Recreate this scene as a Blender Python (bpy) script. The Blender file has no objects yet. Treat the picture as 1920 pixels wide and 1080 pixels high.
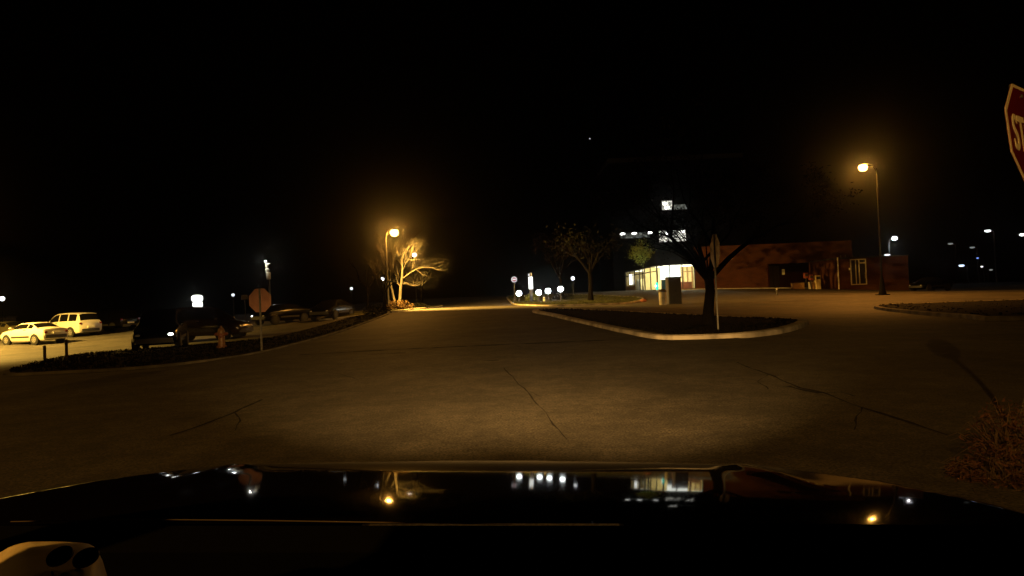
import bpy, math, random
import numpy as np
from mathutils import Vector, Matrix

random.seed(7)
R = math.radians
PI = math.pi
sc = bpy.context.scene
COL = sc.collection

# ------------------------------------------------------------------ camera frame
F = 1200.0
CAM = Vector((0, 0, 1.35))
PITCH, ROLL = R(0.76), R(2.5)
fw = Vector((0, math.cos(PITCH), math.sin(PITCH)))
u0 = Vector((0, -math.sin(PITCH), math.cos(PITCH)))
r0 = Vector((1, 0, 0))
RT = math.cos(ROLL) * r0 - math.sin(ROLL) * u0
UP = math.sin(ROLL) * r0 + math.cos(ROLL) * u0


def at(px, py, Z):
    """world point seen at photo pixel (px,py) at depth Z"""
    return CAM + Z * (fw + (px - 960) / F * RT + (540 - py) / F * UP)


# ------------------------------------------------------------------ terrain
ctl = []
for px, py, Z in [(60, 652, 38), (0, 648, 40), (140, 640, 42), (417, 656, 23), (490, 663, 20.5), (380, 646, 30), (640, 622, 31),
                  (760, 582, 46), (700, 590, 44), (930, 575, 50), (880, 557.5, 90), (800, 560, 85), (1000, 584, 36), (1100, 608, 27),
                  (1230, 637, 17.4), (1515, 608, 21), (1655, 553, 44), (1232, 545, 72), (1330, 542, 72),
                  (1440, 541, 72), (1570, 541, 69), (1705, 545, 66), (1010, 566, 65), (1645, 577, 32),
                  (1850, 597, 20.3), (1262, 570, 42), (1400, 560, 46), (1110, 566, 55), (500, 612, 42), (640, 598, 44)]:
    p = at(px, py, Z)
    ctl.append((p.x, p.y, p.z))
for x, y in [(0, 5), (-6, 8), (6, 8), (0, 12), (8, 12), (-10, 13), (0, -15), (20, 5), (-20, 5), (-4, 18), (14, 14), (-3, 25), (-40, 0), (40, 0)]:
    ctl.append((x, y, 0.0))
for x, y, z in [(16, 95, 1.5), (30, 100, 1.4), (0, 130, 1.3), (0, 200, 0.8), (-60, 90, -0.6), (-70, 40, -0.6), (70, 60, 0.2), (80, 110, 0.2),
                (-150, 150, 0), (150, 150, 0), (0, 600, 0), (-500, 400, 0), (500, 400, 0), (-500, -100, 0), (500, -100, 0), (0, -100, 0)]:
    ctl.append((x, y, z))
ctl = np.array(ctl)


def _phi(d2):
    return 0.5 * d2 * np.log(d2 + 1e-9)


_c = ctl[:, :2] / 50.0
_n = len(ctl)
_A = np.zeros((_n + 3, _n + 3))
_d2 = ((_c[:, None, :] - _c[None, :, :]) ** 2).sum(-1)
_A[:_n, :_n] = _phi(_d2) + np.eye(_n) * 0.002
_A[:_n, _n] = 1
_A[:_n, _n + 1:] = _c
_A[_n:, :_n] = _A[:_n, _n:].T
_w = np.linalg.solve(_A, np.concatenate([ctl[:, 2], np.zeros(3)]))


def HV(xy):
    q = np.asarray(xy, float) / 50.0
    d2 = ((q[:, None, :] - _c[None, :, :]) ** 2).sum(-1)
    return np.clip(_phi(d2) @ _w[:_n] + _w[_n] + q @ _w[_n + 1:], -2.0, 2.2)


def H(x, y):
    return float(HV([(x, y)])[0])


def onto(px, py, Z):
    """world ground point near pixel at depth Z (height from the terrain)"""
    p = at(px, py, Z)
    return Vector((p.x, p.y, H(p.x, p.y)))


def hit(px, py):
    """where the pixel ray meets the terrain"""
    lo = 1.0
    z = lo
    while z < 300:
        p = at(px, py, z)
        if p.z < H(p.x, p.y):
            break
        z *= 1.02
    return Vector((p.x, p.y, H(p.x, p.y)))


# ------------------------------------------------------------------ materials
MATS = {}


def mat(name, col, rough=0.6, metal=0.0, var=0.25, scale=8.0, bump=0.0, bscale=None, spec=0.5, coat=0.0, col2=None, detail=6):
    m = bpy.data.materials.new(name)
    m.use_nodes = True
    nt = m.node_tree
    b = nt.nodes['Principled BSDF']
    b.inputs['Roughness'].default_value = rough
    b.inputs['Metallic'].default_value = metal
    if name.split('_')[0] in ('bark', 'leaf', 'tower', 'black', 'soil', 'lawn', 'dry', 'grass'):
        spec = min(spec, .08)
    b.inputs['Specular IOR Level'].default_value = spec
    b.inputs['Coat Weight'].default_value = coat
    b.inputs['Coat Roughness'].default_value = 0.03
    tc = nt.nodes.new('ShaderNodeTexCoord')
    nz = nt.nodes.new('ShaderNodeTexNoise')
    nz.inputs['Scale'].default_value = scale
    nz.inputs['Detail'].default_value = detail
    nt.links.new(tc.outputs['Object'], nz.inputs['Vector'])
    cr = nt.nodes.new('ShaderNodeValToRGB')
    c = Vector(col)
    a = c * (1 - var)
    d = c * (1 + var) if col2 is None else Vector(col2)
    cr.color_ramp.elements[0].position = 0.3
    cr.color_ramp.elements[1].position = 0.7
    cr.color_ramp.elements[0].color = (*a, 1)
    cr.color_ramp.elements[1].color = (*d, 1)
    nt.links.new(nz.outputs['Fac'], cr.inputs['Fac'])
    nt.links.new(cr.outputs['Color'], b.inputs['Base Color'])
    if bump:
        n2 = nt.nodes.new('ShaderNodeTexNoise')
        n2.inputs['Scale'].default_value = bscale or scale * 4
        n2.inputs['Detail'].default_value = 5
        nt.links.new(tc.outputs['Object'], n2.inputs['Vector'])
        bp = nt.nodes.new('ShaderNodeBump')
        bp.inputs['Strength'].default_value = 1.0
        bp.inputs['Distance'].default_value = bump
        nt.links.new(n2.outputs['Fac'], bp.inputs['Height'])
        nt.links.new(bp.outputs['Normal'], b.inputs['Normal'])
    MATS[name] = m
    return m


def emit(name, col, s, mottled=0.0, scale=6.0):
    m = bpy.data.materials.new(name)
    m.use_nodes = True
    nt = m.node_tree
    nt.nodes.clear()
    o = nt.nodes.new('ShaderNodeOutputMaterial')
    e = nt.nodes.new('ShaderNodeEmission')
    e.inputs['Color'].default_value = (*col, 1)
    e.inputs['Strength'].default_value = s
    if mottled:
        tc = nt.nodes.new('ShaderNodeTexCoord')
        nz = nt.nodes.new('ShaderNodeTexNoise')
        nz.inputs['Scale'].default_value = scale
        nt.links.new(tc.outputs['Object'], nz.inputs['Vector'])
        mr = nt.nodes.new('ShaderNodeMapRange')
        mr.inputs['From Min'].default_value = 0.35
        mr.inputs['From Max'].default_value = 0.65
        mr.inputs['To Min'].default_value = s * (1 - mottled)
        mr.inputs['To Max'].default_value = s * (1 + mottled)
        nt.links.new(nz.outputs['Fac'], mr.inputs['Value'])
        nt.links.new(mr.outputs['Result'], e.inputs['Strength'])
    nt.links.new(e.outputs[0], o.inputs['Surface'])
    MATS[name] = m
    return m


def emit_glass(name, col, s):
    """glowing clear lamp glass: lets the bulb inside shine through"""
    m = emit(name, col, s)
    nt = m.node_tree
    o = next(n for n in nt.nodes if n.type == 'OUTPUT_MATERIAL')
    e = next(n for n in nt.nodes if n.type == 'EMISSION')
    t = nt.nodes.new('ShaderNodeBsdfTransparent')
    a = nt.nodes.new('ShaderNodeAddShader')
    nt.links.new(e.outputs[0], a.inputs[0])
    nt.links.new(t.outputs[0], a.inputs[1])
    nt.links.new(a.outputs[0], o.inputs['Surface'])
    return m


def brick_mat(name, c1, c2, mortar):
    m = bpy.data.materials.new(name)
    m.use_nodes = True
    nt = m.node_tree
    b = nt.nodes['Principled BSDF']
    b.inputs['Roughness'].default_value = 0.9
    b.inputs['Specular IOR Level'].default_value = 0.1
    tc = nt.nodes.new('ShaderNodeTexCoord')
    sp = nt.nodes.new('ShaderNodeSeparateXYZ')
    nt.links.new(tc.outputs['Object'], sp.inputs[0])
    ad = nt.nodes.new('ShaderNodeMath')
    nt.links.new(sp.outputs['X'], ad.inputs[0])
    nt.links.new(sp.outputs['Y'], ad.inputs[1])
    cb = nt.nodes.new('ShaderNodeCombineXYZ')
    nt.links.new(ad.outputs[0], cb.inputs['X'])
    nt.links.new(sp.outputs['Z'], cb.inputs['Y'])
    br = nt.nodes.new('ShaderNodeTexBrick')
    br.inputs['Scale'].default_value = 1.0
    br.inputs['Brick Width'].default_value = 0.42
    br.inputs['Row Height'].default_value = 0.15
    br.inputs['Mortar Size'].default_value = 0.012
    br.inputs['Color1'].default_value = (*c1, 1)
    br.inputs['Color2'].default_value = (*c2, 1)
    br.inputs['Mortar'].default_value = (*mortar, 1)
    nt.links.new(cb.outputs[0], br.inputs['Vector'])
    nz = nt.nodes.new('ShaderNodeTexNoise')
    nz.inputs['Scale'].default_value = 0.9
    nz.inputs['Detail'].default_value = 5
    nt.links.new(tc.outputs['Object'], nz.inputs['Vector'])
    mr = nt.nodes.new('ShaderNodeMapRange')
    mr.inputs['To Min'].default_value = 0.55
    mr.inputs['To Max'].default_value = 1.35
    nt.links.new(nz.outputs['Fac'], mr.inputs['Value'])
    mx = nt.nodes.new('ShaderNodeVectorMath')
    mx.operation = 'SCALE'
    nt.links.new(br.outputs['Color'], mx.inputs[0])
    nt.links.new(mr.outputs[0], mx.inputs['Scale'])
    nt.links.new(mx.outputs[0], b.inputs['Base Color'])
    bp = nt.nodes.new('ShaderNodeBump')
    bp.inputs['Distance'].default_value = 0.01
    bp.invert = True
    nt.links.new(br.outputs['Fac'], bp.inputs['Height'])
    nt.links.new(bp.outputs['Normal'], b.inputs['Normal'])
    MATS[name] = m
    return m


def asphalt_mat(name, base, patch):
    """worn asphalt: fine light and dark aggregate, blotches metres wide, polished wheel tracks"""
    m = bpy.data.materials.new(name)
    m.use_nodes = True
    nt = m.node_tree
    b = nt.nodes['Principled BSDF']
    b.inputs['Roughness'].default_value = 0.8
    b.inputs['Specular IOR Level'].default_value = 0.3
    tc = nt.nodes.new('ShaderNodeTexCoord')

    def noise(scale, detail, lo, hi, tmin, tmax):
        n = nt.nodes.new('ShaderNodeTexNoise')
        n.inputs['Scale'].default_value = scale
        n.inputs['Detail'].default_value = detail
        n.inputs['Roughness'].default_value = 0.65
        nt.links.new(tc.outputs['Object'], n.inputs['Vector'])
        r = nt.nodes.new('ShaderNodeMapRange')
        r.inputs['From Min'].default_value = lo
        r.inputs['From Max'].default_value = hi
        r.inputs['To Min'].default_value = tmin
        r.inputs['To Max'].default_value = tmax
        nt.links.new(n.outputs['Fac'], r.inputs['Value'])
        return r.outputs[0], n
    g, gn = noise(46, 2, 0.3, 0.7, 0.2, 1.8)
    k, _ = noise(9, 6, 0.3, 0.7, 0.7, 1.3)
    p, _ = noise(0.35, 5, 0.35, 0.65, 0.68, 1.3)
    p2, _ = noise(1.7, 7, 0.38, 0.66, 0.72, 1.22)

    def mul(a, c):
        x = nt.nodes.new('ShaderNodeMath')
        x.operation = 'MULTIPLY'
        nt.links.new(a, x.inputs[0])
        nt.links.new(c, x.inputs[1])
        return x.outputs[0]
    v = mul(mul(mul(g, k), p), p2)
    sc_ = nt.nodes.new('ShaderNodeVectorMath')
    sc_.operation = 'SCALE'
    sc_.inputs[0].default_value = base
    nt.links.new(v, sc_.inputs['Scale'])
    nt.links.new(sc_.outputs[0], b.inputs['Base Color'])
    bp = nt.nodes.new('ShaderNodeBump')
    bp.inputs['Strength'].default_value = 0.6
    bp.inputs['Distance'].default_value = 0.006
    nt.links.new(gn.outputs['Fac'], bp.inputs['Height'])
    nt.links.new(bp.outputs['Normal'], b.inputs['Normal'])
    MATS[name] = m
    return m


asphalt_mat('asphalt', (0.062, 0.054, 0.043), 0.2)
asphalt_mat('lot_asphalt', (0.075, 0.068, 0.058), 0.2)
mat('soil', (0.014, 0.012, 0.009), 0.95, var=0.5, scale=3, bump=0.03)
mat('black_soil', (0.005, 0.0045, 0.004), 0.95, var=0.5, scale=3, bump=0.03, spec=.1)
mat('lawn_soil', (0.05, 0.05, 0.025), 0.95, var=0.4, scale=3, bump=0.03)
mat('grass_blade', (0.045, 0.05, 0.018), 0.8, var=0.5, scale=5)
mat('dry_stem', (0.10, 0.07, 0.042), 0.9, var=.4, scale=9)
mat('dry_grass', (0.075, 0.036, 0.022), 0.85, var=0.6, scale=9)
mat('dark_grass', (0.011, 0.010, 0.006), 0.85, var=0.5, scale=5)
mat('concrete', (0.32, 0.30, 0.26), 0.9, var=0.35, scale=3, bump=0.004)
mat('kerb_concrete', (0.30, 0.27, 0.22), 0.9, var=0.6, scale=1.6, bump=0.004)
mat('dark_kerb', (0.085, 0.075, 0.06), 0.95, var=0.7, scale=1.3, bump=0.006)  # darker kerb concrete, used round the verge
mat('crack_tar', (0.03, 0.027, 0.023), 0.95, spec=0.05)
mat('white_paint_car', (0.72, 0.7, 0.62), 0.28, coat=0.6, var=0.03)
mat('dark_paint_car', (0.003, 0.0027, 0.003), 0.25, coat=0.1, spec=.3, var=0.1)
mat('red_paint_car', (0.012, 0.005, 0.0035), 0.25, coat=0.5, var=0.1)
mat('olive_paint_car', (0.07, 0.06, 0.03), 0.3, coat=0.5, var=0.1)
mat('dark_glass', (0.006, 0.006, 0.006), 0.06, var=0.02)
mat('tyre', (0.012, 0.012, 0.012), 0.8)
mat('wheel_metal', (0.45, 0.44, 0.42), 0.35, metal=0.7, var=0.1)
mat('arch_black', (0.004, 0.004, 0.004), 0.9)
mat('bumper_plastic', (0.03, 0.028, 0.025), 0.6)
mat('lens_clear', (0.5, 0.5, 0.5), 0.1, var=0.05)
mat('lens_red', (0.16, 0.01, 0.008), 0.15, var=0.05)
mat('chrome', (0.6, 0.6, 0.6), 0.12, metal=1.0, var=0.02)
mat('hood_paint', (0.004, 0.003, 0.003), 0.045, spec=0.03, var=0.02)
mat('dash_vinyl', (0.0015, 0.0014, 0.0012), 0.95, spec=.05, bump=0.0006, bscale=300)
mat('dash_trim', (0.75, 0.62, 0.36), 0.6, var=0.12, scale=30, bump=0.0005, bscale=400)
mat('cowl_black', (0.0015, 0.0014, 0.0012), 0.95, spec=.05)
mat('dark_wheel', (0.03, 0.028, 0.026), 0.5)
mat('vent_black', (0.003, 0.003, 0.003), 0.7)
mat('wiper_metal', (0.09, 0.07, 0.055), 0.9, spec=.05)  # for the strip that stands in for the lit hood edge
mat('steel_pole', (0.5, 0.47, 0.42), 0.5, metal=0.2, var=0.15)
mat('grey_pole', (0.05, 0.046, 0.04), 0.6)
mat('black_pole', (0.0022, 0.002, 0.0018), 0.8, spec=.1)
mat('dark_pole', (0.025, 0.02, 0.016), 0.6)
mat('post_galv', (0.10, 0.097, 0.085), 0.6, metal=0.2, var=0.3, scale=14)
mat('sign_red', (0.12, 0.005, 0.005), 0.4, var=0.12, scale=4)
mat('sign_white', (0.85, 0.80, 0.66), 0.45, var=0.1, scale=9)
mat('sign_back', (0.30, 0.15, 0.105), 0.5, var=0.18, scale=5)
mat('sign_back_grey', (0.10, 0.052, 0.03), 0.5, var=0.25, scale=5)
mat('hydrant_paint', (0.17, 0.085, 0.035), 0.5, var=0.25, scale=12)
mat('hydrant_cap', (0.16, 0.045, 0.02), 0.5, var=0.2, scale=12)
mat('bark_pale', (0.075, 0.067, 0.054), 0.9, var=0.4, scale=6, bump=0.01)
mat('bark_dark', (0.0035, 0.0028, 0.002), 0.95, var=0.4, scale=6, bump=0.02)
mat('bark_brown', (0.0045, 0.0035, 0.0024), 0.95, var=0.4, scale=6, bump=0.02)
mat('leaf_dark', (0.003, 0.0033, 0.0015), 0.8, var=0.4)
mat('verge_grass', (0.004, 0.0036, 0.002), 0.95, var=0.5, scale=5, spec=.1)
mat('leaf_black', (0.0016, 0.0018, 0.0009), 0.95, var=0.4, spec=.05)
mat('leaf_green', (0.16, 0.20, 0.05), 0.7, var=0.5, scale=3)
mat('leaf_brown', (0.018, 0.0115, 0.006), 0.8, var=0.5, scale=3)
mat('leaf_shrub', (0.075, 0.045, 0.018), 0.8, var=0.5, scale=4)
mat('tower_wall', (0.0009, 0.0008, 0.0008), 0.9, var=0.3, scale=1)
brick_mat('brick', (0.080, 0.027, 0.012), (0.105, 0.035, 0.016), (0.085, 0.05, 0.03))
mat('frame_dark', (0.025, 0.022, 0.02), 0.5)
mat('frame_white', (0.72, 0.66, 0.52), 0.5, var=0.1)
mat('roof_felt', (0.03, 0.028, 0.026), 0.95)
mat('store_cream', (0.72, 0.62, 0.34), 0.8, var=0.08, scale=2)
mat('store_floor', (0.3, 0.27, 0.2), 0.4, var=0.2)
mat('store_redbrown', (0.28, 0.09, 0.04), 0.6, var=0.2, scale=3)
mat('store_shelf', (0.2, 0.14, 0.08), 0.6, var=0.4, scale=4)
mat('poster_blue', (0.05, 0.22, 0.35), 0.5, var=0.3)
mat('cabinet_grey', (0.032, 0.029, 0.024), 0.55, var=0.2, scale=3)
mat('cream_metal', (0.62, 0.52, 0.26), 0.5, var=0.1)
mat('tan_wood', (0.30, 0.18, 0.08), 0.7, var=0.25)
mat('bin_dark', (0.03, 0.03, 0.032), 0.5)
mat('red_metal', (0.28, 0.06, 0.035), 0.5, var=0.2)
mat('paper_white', (0.7, 0.7, 0.62), 0.7, var=0.1)
mat('wood_post', (0.12, 0.09, 0.05), 0.9, var=0.3)
mat('no_entry_red', (0.4, 0.02, 0.02), 0.5)

SODIUM = (1.0, 0.48, 0.08)
SODIUM_YELLOW = (1.0, 0.57, 0.095)
SODIUM_ORANGE = (1.0, 0.36, 0.045)
emit_glass('sodium_glow', (1.0, 0.60, 0.14), 6)
emit_glass('sodium_right', (1.0, 0.58, 0.13), 6)
emit('globe_glow', (0.93, 1.0, 0.97), 16)
emit('white_lamp', (0.97, 0.97, 1.0), 4)
emit('white_lamp_dim', (0.95, 0.97, 1.0), 1.6)
emit('blue_lamp', (0.25, 0.4, 1.0), 1.3)
emit('bluewhite_lamp', (0.6, 0.72, 1.0), 3.0)
emit('far_grey_lamp', (0.8, 0.85, 0.8), 0.25)
emit('sign_light', (1.0, 1.0, 0.97), 9)
emit('store_ceiling', (1.0, 0.93, 0.72), 6)
emit('store_board', (1.0, 1.0, 0.93), 4)
emit('neon_cyan', (0.05, 0.95, 0.75), 1.3)
emit('office_window', (0.98, 0.95, 0.82), 0.9, 0.85, 1.4)
emit('office_window_dim', (0.9, 0.95, 0.8), 0.09, 0.9, 1.6)
emit('office_lamp', (1.0, 1.0, 0.95), 5)
emit('pylon_sign', (1.0, 1.0, 0.93), 2.5)
emit('sign_glow_white', (1.0, 0.95, 0.95), 0.9)
emit('sign_glow_red', (0.75, 0.05, 0.08), 0.45)  # headlight shine of the round sign, as emission
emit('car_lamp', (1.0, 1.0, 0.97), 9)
emit('car_lamp_dim', (1.0, 0.9, 0.8), 0.8)
emit('car_lamp_red', (1.0, 0.35, 0.3), 0.35)
emit('star_light', (0.9, 0.9, 0.85), 0.7)


def glass_mat():
    m = bpy.data.materials.new('clear_glass')
    m.use_nodes = True
    nt = m.node_tree
    nt.nodes.clear()
    o = nt.nodes.new('ShaderNodeOutputMaterial')
    t = nt.nodes.new('ShaderNodeBsdfTransparent')
    t.inputs['Color'].default_value = (0.93, 0.95, 0.93, 1)
    g = nt.nodes.new('ShaderNodeBsdfGlossy')
    g.inputs['Roughness'].default_value = 0.03
    x = nt.nodes.new('ShaderNodeMixShader')
    x.inputs[0].default_value = 0.08
    nt.links.new(t.outputs[0], x.inputs[1])
    nt.links.new(g.outputs[0], x.inputs[2])
    nt.links.new(x.outputs[0], o.inputs['Surface'])
    MATS['clear_glass'] = m


glass_mat()


# ------------------------------------------------------------------ mesh builder
class MB:
    def __init__(s):
        s.v, s.f = [], []

    def add(s, vs, fs):
        n = len(s.v)
        s.v += [tuple(v) for v in vs]
        s.f += [tuple(i + n for i in f) for f in fs]
        return s

    def box(s, x0, y0, z0, x1, y1, z1, b=0.0):
        if b <= 0:
            vs = [(x, y, z) for z in (z0, z1) for y in (y0, y1) for x in (x0, x1)]
            fs = [(0, 2, 3, 1), (4, 5, 7, 6), (0, 1, 5, 4), (2, 6, 7, 3), (0, 4, 6, 2), (1, 3, 7, 5)]
            return s.add(vs, fs)
        # chamfered vertical edges and top
        def ring(z, i):
            return [(x0 + i + b, y0 + i, z), (x1 - i - b, y0 + i, z), (x1 - i, y0 + i + b, z), (x1 - i, y1 - i - b, z),
                    (x1 - i - b, y1 - i, z), (x0 + i + b, y1 - i, z), (x0 + i, y1 - i - b, z), (x0 + i, y0 + i + b, z)]
        rs = [ring(z0, 0), ring(z1 - b, 0), ring(z1, b)]
        vs = sum(rs, [])
        fs = [tuple(range(7, -1, -1)), tuple(range(16, 24))]
        for k in range(2):
            for j in range(8):
                a = k * 8 + j
                c = k * 8 + (j + 1) % 8
                fs.append((a, c, c + 8, a + 8))
        return s.add(vs, fs)

    def tube(s, pts, rad, n=8, cap=True):
        pts = [Vector(p) for p in pts]
        if not hasattr(rad, '__len__'):
            rad = [rad] * len(pts)
        vs, fs = [], []
        prev = None
        for i, p in enumerate(pts):
            d = (pts[min(i + 1, len(pts) - 1)] - pts[max(i - 1, 0)])
            if d.length < 1e-9:
                d = Vector((0, 0, 1))
            d.normalize()
            if prev is None:
                a = Vector((1, 0, 0)) if abs(d.x) < 0.8 else Vector((0, 1, 0))
            else:
                a = prev
            x = (a - d * a.dot(d)).normalized()
            prev = x
            y = d.cross(x)
            for k in range(n):
                t = 2 * PI * k / n
                vs.append(p + rad[i] * (math.cos(t) * x + math.sin(t) * y))
        for i in range(len(pts) - 1):
            for k in range(n):
                a, b = i * n + k, i * n + (k + 1) % n
                fs.append((a, b, b + n, a + n))
        if cap:
            fs.append(tuple(range(n - 1, -1, -1)))
            m = (len(pts) - 1) * n
            fs.append(tuple(range(m, m + n)))
        return s.add(vs, fs)

    def lathe(s, prof, n=16, M=None):
        """profile of (r,z) about local z; M places it"""
        vs, fs = [], []
        for r, z in prof:
            for k in range(n):
                t = 2 * PI * k / n
                v = Vector((r * math.cos(t), r * math.sin(t), z))
                vs.append(M @ v if M else v)
        for i in range(len(prof) - 1):
            for k in range(n):
                a, b = i * n + k, i * n + (k + 1) % n
                fs.append((a, b, b + n, a + n))
        fs.append(tuple(range(n - 1, -1, -1)))
        m = (len(prof) - 1) * n
        fs.append(tuple(range(m, m + n)))
        return s.add(vs, fs)

    def ball(s, c, r, n=14, sz=1.0, M=None):
        prof = [(max(1e-4, r * math.sin(PI * i / 10)), -r * sz * math.cos(PI * i / 10)) for i in range(11)]
        T = Matrix.Translation(c)
        return s.lathe(prof, n, T @ M if M else T)

    def prism(s, outline, depth, M):
        """outline of (x,z) extruded along local y from 0 to depth"""
        n = len(outline)
        vs = [M @ Vector((x, 0, z)) for x, z in outline] + [M @ Vector((x, depth, z)) for x, z in outline]
        fs = [tuple(range(n)), tuple(range(2 * n - 1, n - 1, -1))]
        for i in range(n):
            j = (i + 1) % n
            fs.append((i, i + n, j + n, j))
        return s.add(vs, fs)

    def build(s, name, m, parent=None, smooth=False, loc=None):
        me = bpy.data.meshes.new(name)
        me.from_pydata(s.v, [], s.f)
        me.materials.append(MATS[m])
        if smooth:
            me.polygons.foreach_set('use_smooth', [True] * len(me.polygons))
            try:
                me.set_sharp_from_angle(angle=R(38))
            except Exception:
                pass
        o = bpy.data.objects.new(name, me)
        COL.objects.link(o)
        if parent:
            o.parent = parent
        if loc is not None:
            o.location = loc
        return o


def tag(o, label, cat, group=None, kind=None):
    if label:
        o['label'] = label
    if cat:
        o['category'] = cat
    if group:
        o['group'] = group
    if kind:
        o['kind'] = kind
    return o


def thing(name, label, cat, loc, rz=0.0, group=None):
    o = bpy.data.objects.new(name, None)
    o.empty_display_size = 0.2
    COL.objects.link(o)
    o.location = loc
    o.rotation_euler = (0, 0, rz)
    return tag(o, label, cat, group)


def structure(o):
    o['kind'] = 'structure'
    return o


def lamp(name, loc, power, col, radius=0.12, parent=None, spot=None, blend=0.5, aim=None):
    l = bpy.data.lights.new(name, 'SPOT' if spot else 'POINT')
    l.energy = power
    l.color = col
    l.shadow_soft_size = radius
    if spot:
        l.spot_size = R(spot)
        l.spot_blend = blend
    o = bpy.data.objects.new(name, l)
    COL.objects.link(o)
    if parent:
        o.parent = parent
    o.location = loc
    if aim is not None:
        o.rotation_euler = Vector(aim).to_track_quat('-Z', 'Y').to_euler()
    return o


# ------------------------------------------------------------------ ground, roads
def sinh_axis(a, b, n, k):
    t = np.linspace(-1, 1, n)
    g = np.sinh(k * t) / math.sinh(k)
    return a + b * g


xs = sinh_axis(0, 450, 141, 4.6)
ys = 30 + sinh_axis(0, 450, 161, 4.6)
XX, YY = np.meshgrid(xs, ys)
P = np.stack([XX.ravel(), YY.ravel()], 1)
ZZ = HV(P)
mb = MB()
nx = len(xs)
mb.v = [(float(a), float(b), float(c)) for (a, b), c in zip(P, ZZ)]
mb.f = [(j * nx + i, j * nx + i + 1, (j + 1) * nx + i + 1, (j + 1) * nx + i) for j in range(len(ys) - 1) for i in range(nx - 1)]
structure(mb.build('ground', 'lot_asphalt', smooth=True))


def ruled(name, m, rows, nc, dz):
    mb = MB()
    vs = []
    for y, xl, xr in rows:
        for k in range(nc + 1):
            vs.append((xl + (xr - xl) * k / nc, y))
    z = HV(vs)
    mb.v = [(a, b, float(c) + dz) for (a, b), c in zip(vs, z)]
    w = nc + 1
    mb.f = [(j * w + i, j * w + i + 1, (j + 1) * w + i + 1, (j + 1) * w + i) for j in range(len(rows) - 1) for i in range(nc)]
    return structure(mb.build(name, m, smooth=True))


RD = 0.025
road = ruled('road', 'asphalt', [(14.5 + i * 1.5, -8.1 if i < 20 else -8.1 + 0.01 * (i - 20), 6 - 0.17 * i if i < 30 else 0.9) for i in range(78)], 16, RD)
cross_road = ruled('cross_road', 'asphalt', [(-20 + i * 1.5, -60, 60) for i in range(24)], 60, RD)


def strip(name, pts, w, m, dz, parent, wob=0.01):
    """thin irregular strip lying on the road through world points"""
    dense = []
    for a, b in zip(pts[:-1], pts[1:]):
        n = max(2, int((b - a).length / 0.22))
        dense += [a.lerp(b, k / n) for k in range(n)]
    dense.append(pts[-1])
    mb = MB()
    vs, fs = [], []
    ph = random.random() * 9
    for i, p in enumerate(dense):
        d = dense[min(i + 1, len(dense) - 1)] - dense[max(i - 1, 0)]
        nrm = Vector((-d.y, d.x, 0)).normalized()
        q = p + nrm * (wob * math.sin(i * 0.9 + ph) + random.uniform(-wob, wob))
        ww = w * random.uniform(0.12, 0.8)
        for sgn in (-1, 1):
            r = q + nrm * ww * sgn * 0.5
            vs.append((r.x, r.y, H(r.x, r.y) + RD + dz))
    for i in range(len(dense) - 1):
        fs.append((2 * i, 2 * i + 2, 2 * i + 3, 2 * i + 1))
    mb.add(vs, fs)
    return mb.build(name, m, parent)


for pl, w in [([(560, 668), (700, 661), (820, 655), (960, 648), (1100, 642), (1200, 638)], 0.5),
              ([(945, 695), (985, 738), (1030, 788), (1062, 832)], 0.035),
              ([(1380, 685), (1440, 705), (1500, 732), (1545, 743), (1620, 772), (1700, 800), (1780, 824)], 0.07),
              ([(490, 755), (440, 780), (380, 805), (320, 822)], 0.07),
              ([(690, 667), (760, 665)], 0.25), ([(905, 680), (935, 678)], 0.2), ([(1196, 772), (1216, 774)], 0.03),
              ([(520, 640), (600, 633), (690, 629)], 0.1)]:
    strip('crack', [hit(*q) for q in pl], w, 'crack_tar', 0.004, cross_road)
for pl, w in [([(1545, 743), (1575, 741), (1600, 748)], .03), ([(1440, 705), (1425, 722), (1440, 736)], .025), ([(1620, 772), (1600, 790), (1606, 812)], .03),
              ([(985, 738), (1004, 742), (1016, 752)], .018), ([(960, 648), (985, 656), (1040, 658)], .04), ([(440, 780), (452, 796), (444, 812)], .03), ([(820, 655), (770, 668), (700, 676)], .05), ([(600, 700), (640, 705), (672, 716)], .03), ([(1180, 690), (1230, 696), (1262, 712)], .025)]:
    strip('crack', [hit(*q) for q in pl], w, 'crack_tar', 0.0045, cross_road, .016)
strip('patch', [hit(1478, 731), hit(1505, 736), hit(1540, 744)], 0.2, 'crack_tar', 0.006, cross_road)


def smooth_closed(pts, n=6):
    out = []
    m = len(pts)
    for i in range(m):
        p0, p1, p2, p3 = [Vector((*pts[(i + k - 1) % m], 0)) for k in range(4)]
        for k in range(n):
            t = k / n
            q = 0.5 * ((2 * p1) + (p2 - p0) * t + (2 * p0 - 5 * p1 + 4 * p2 - p3) * t * t + (3 * p1 - p0 - 3 * p2 + p3) * t ** 3)
            out.append((q.x, q.y))
    return out


def inside(x, y, poly):
    c = False
    j = len(poly) - 1
    for i in range(len(poly)):
        xi, yi = poly[i]
        xj, yj = poly[j]
        if (yi > y) != (yj > y) and x < (xj - xi) * (y - yi) / (yj - yi) + xi:
            c = not c
        j = i
    return c


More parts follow.
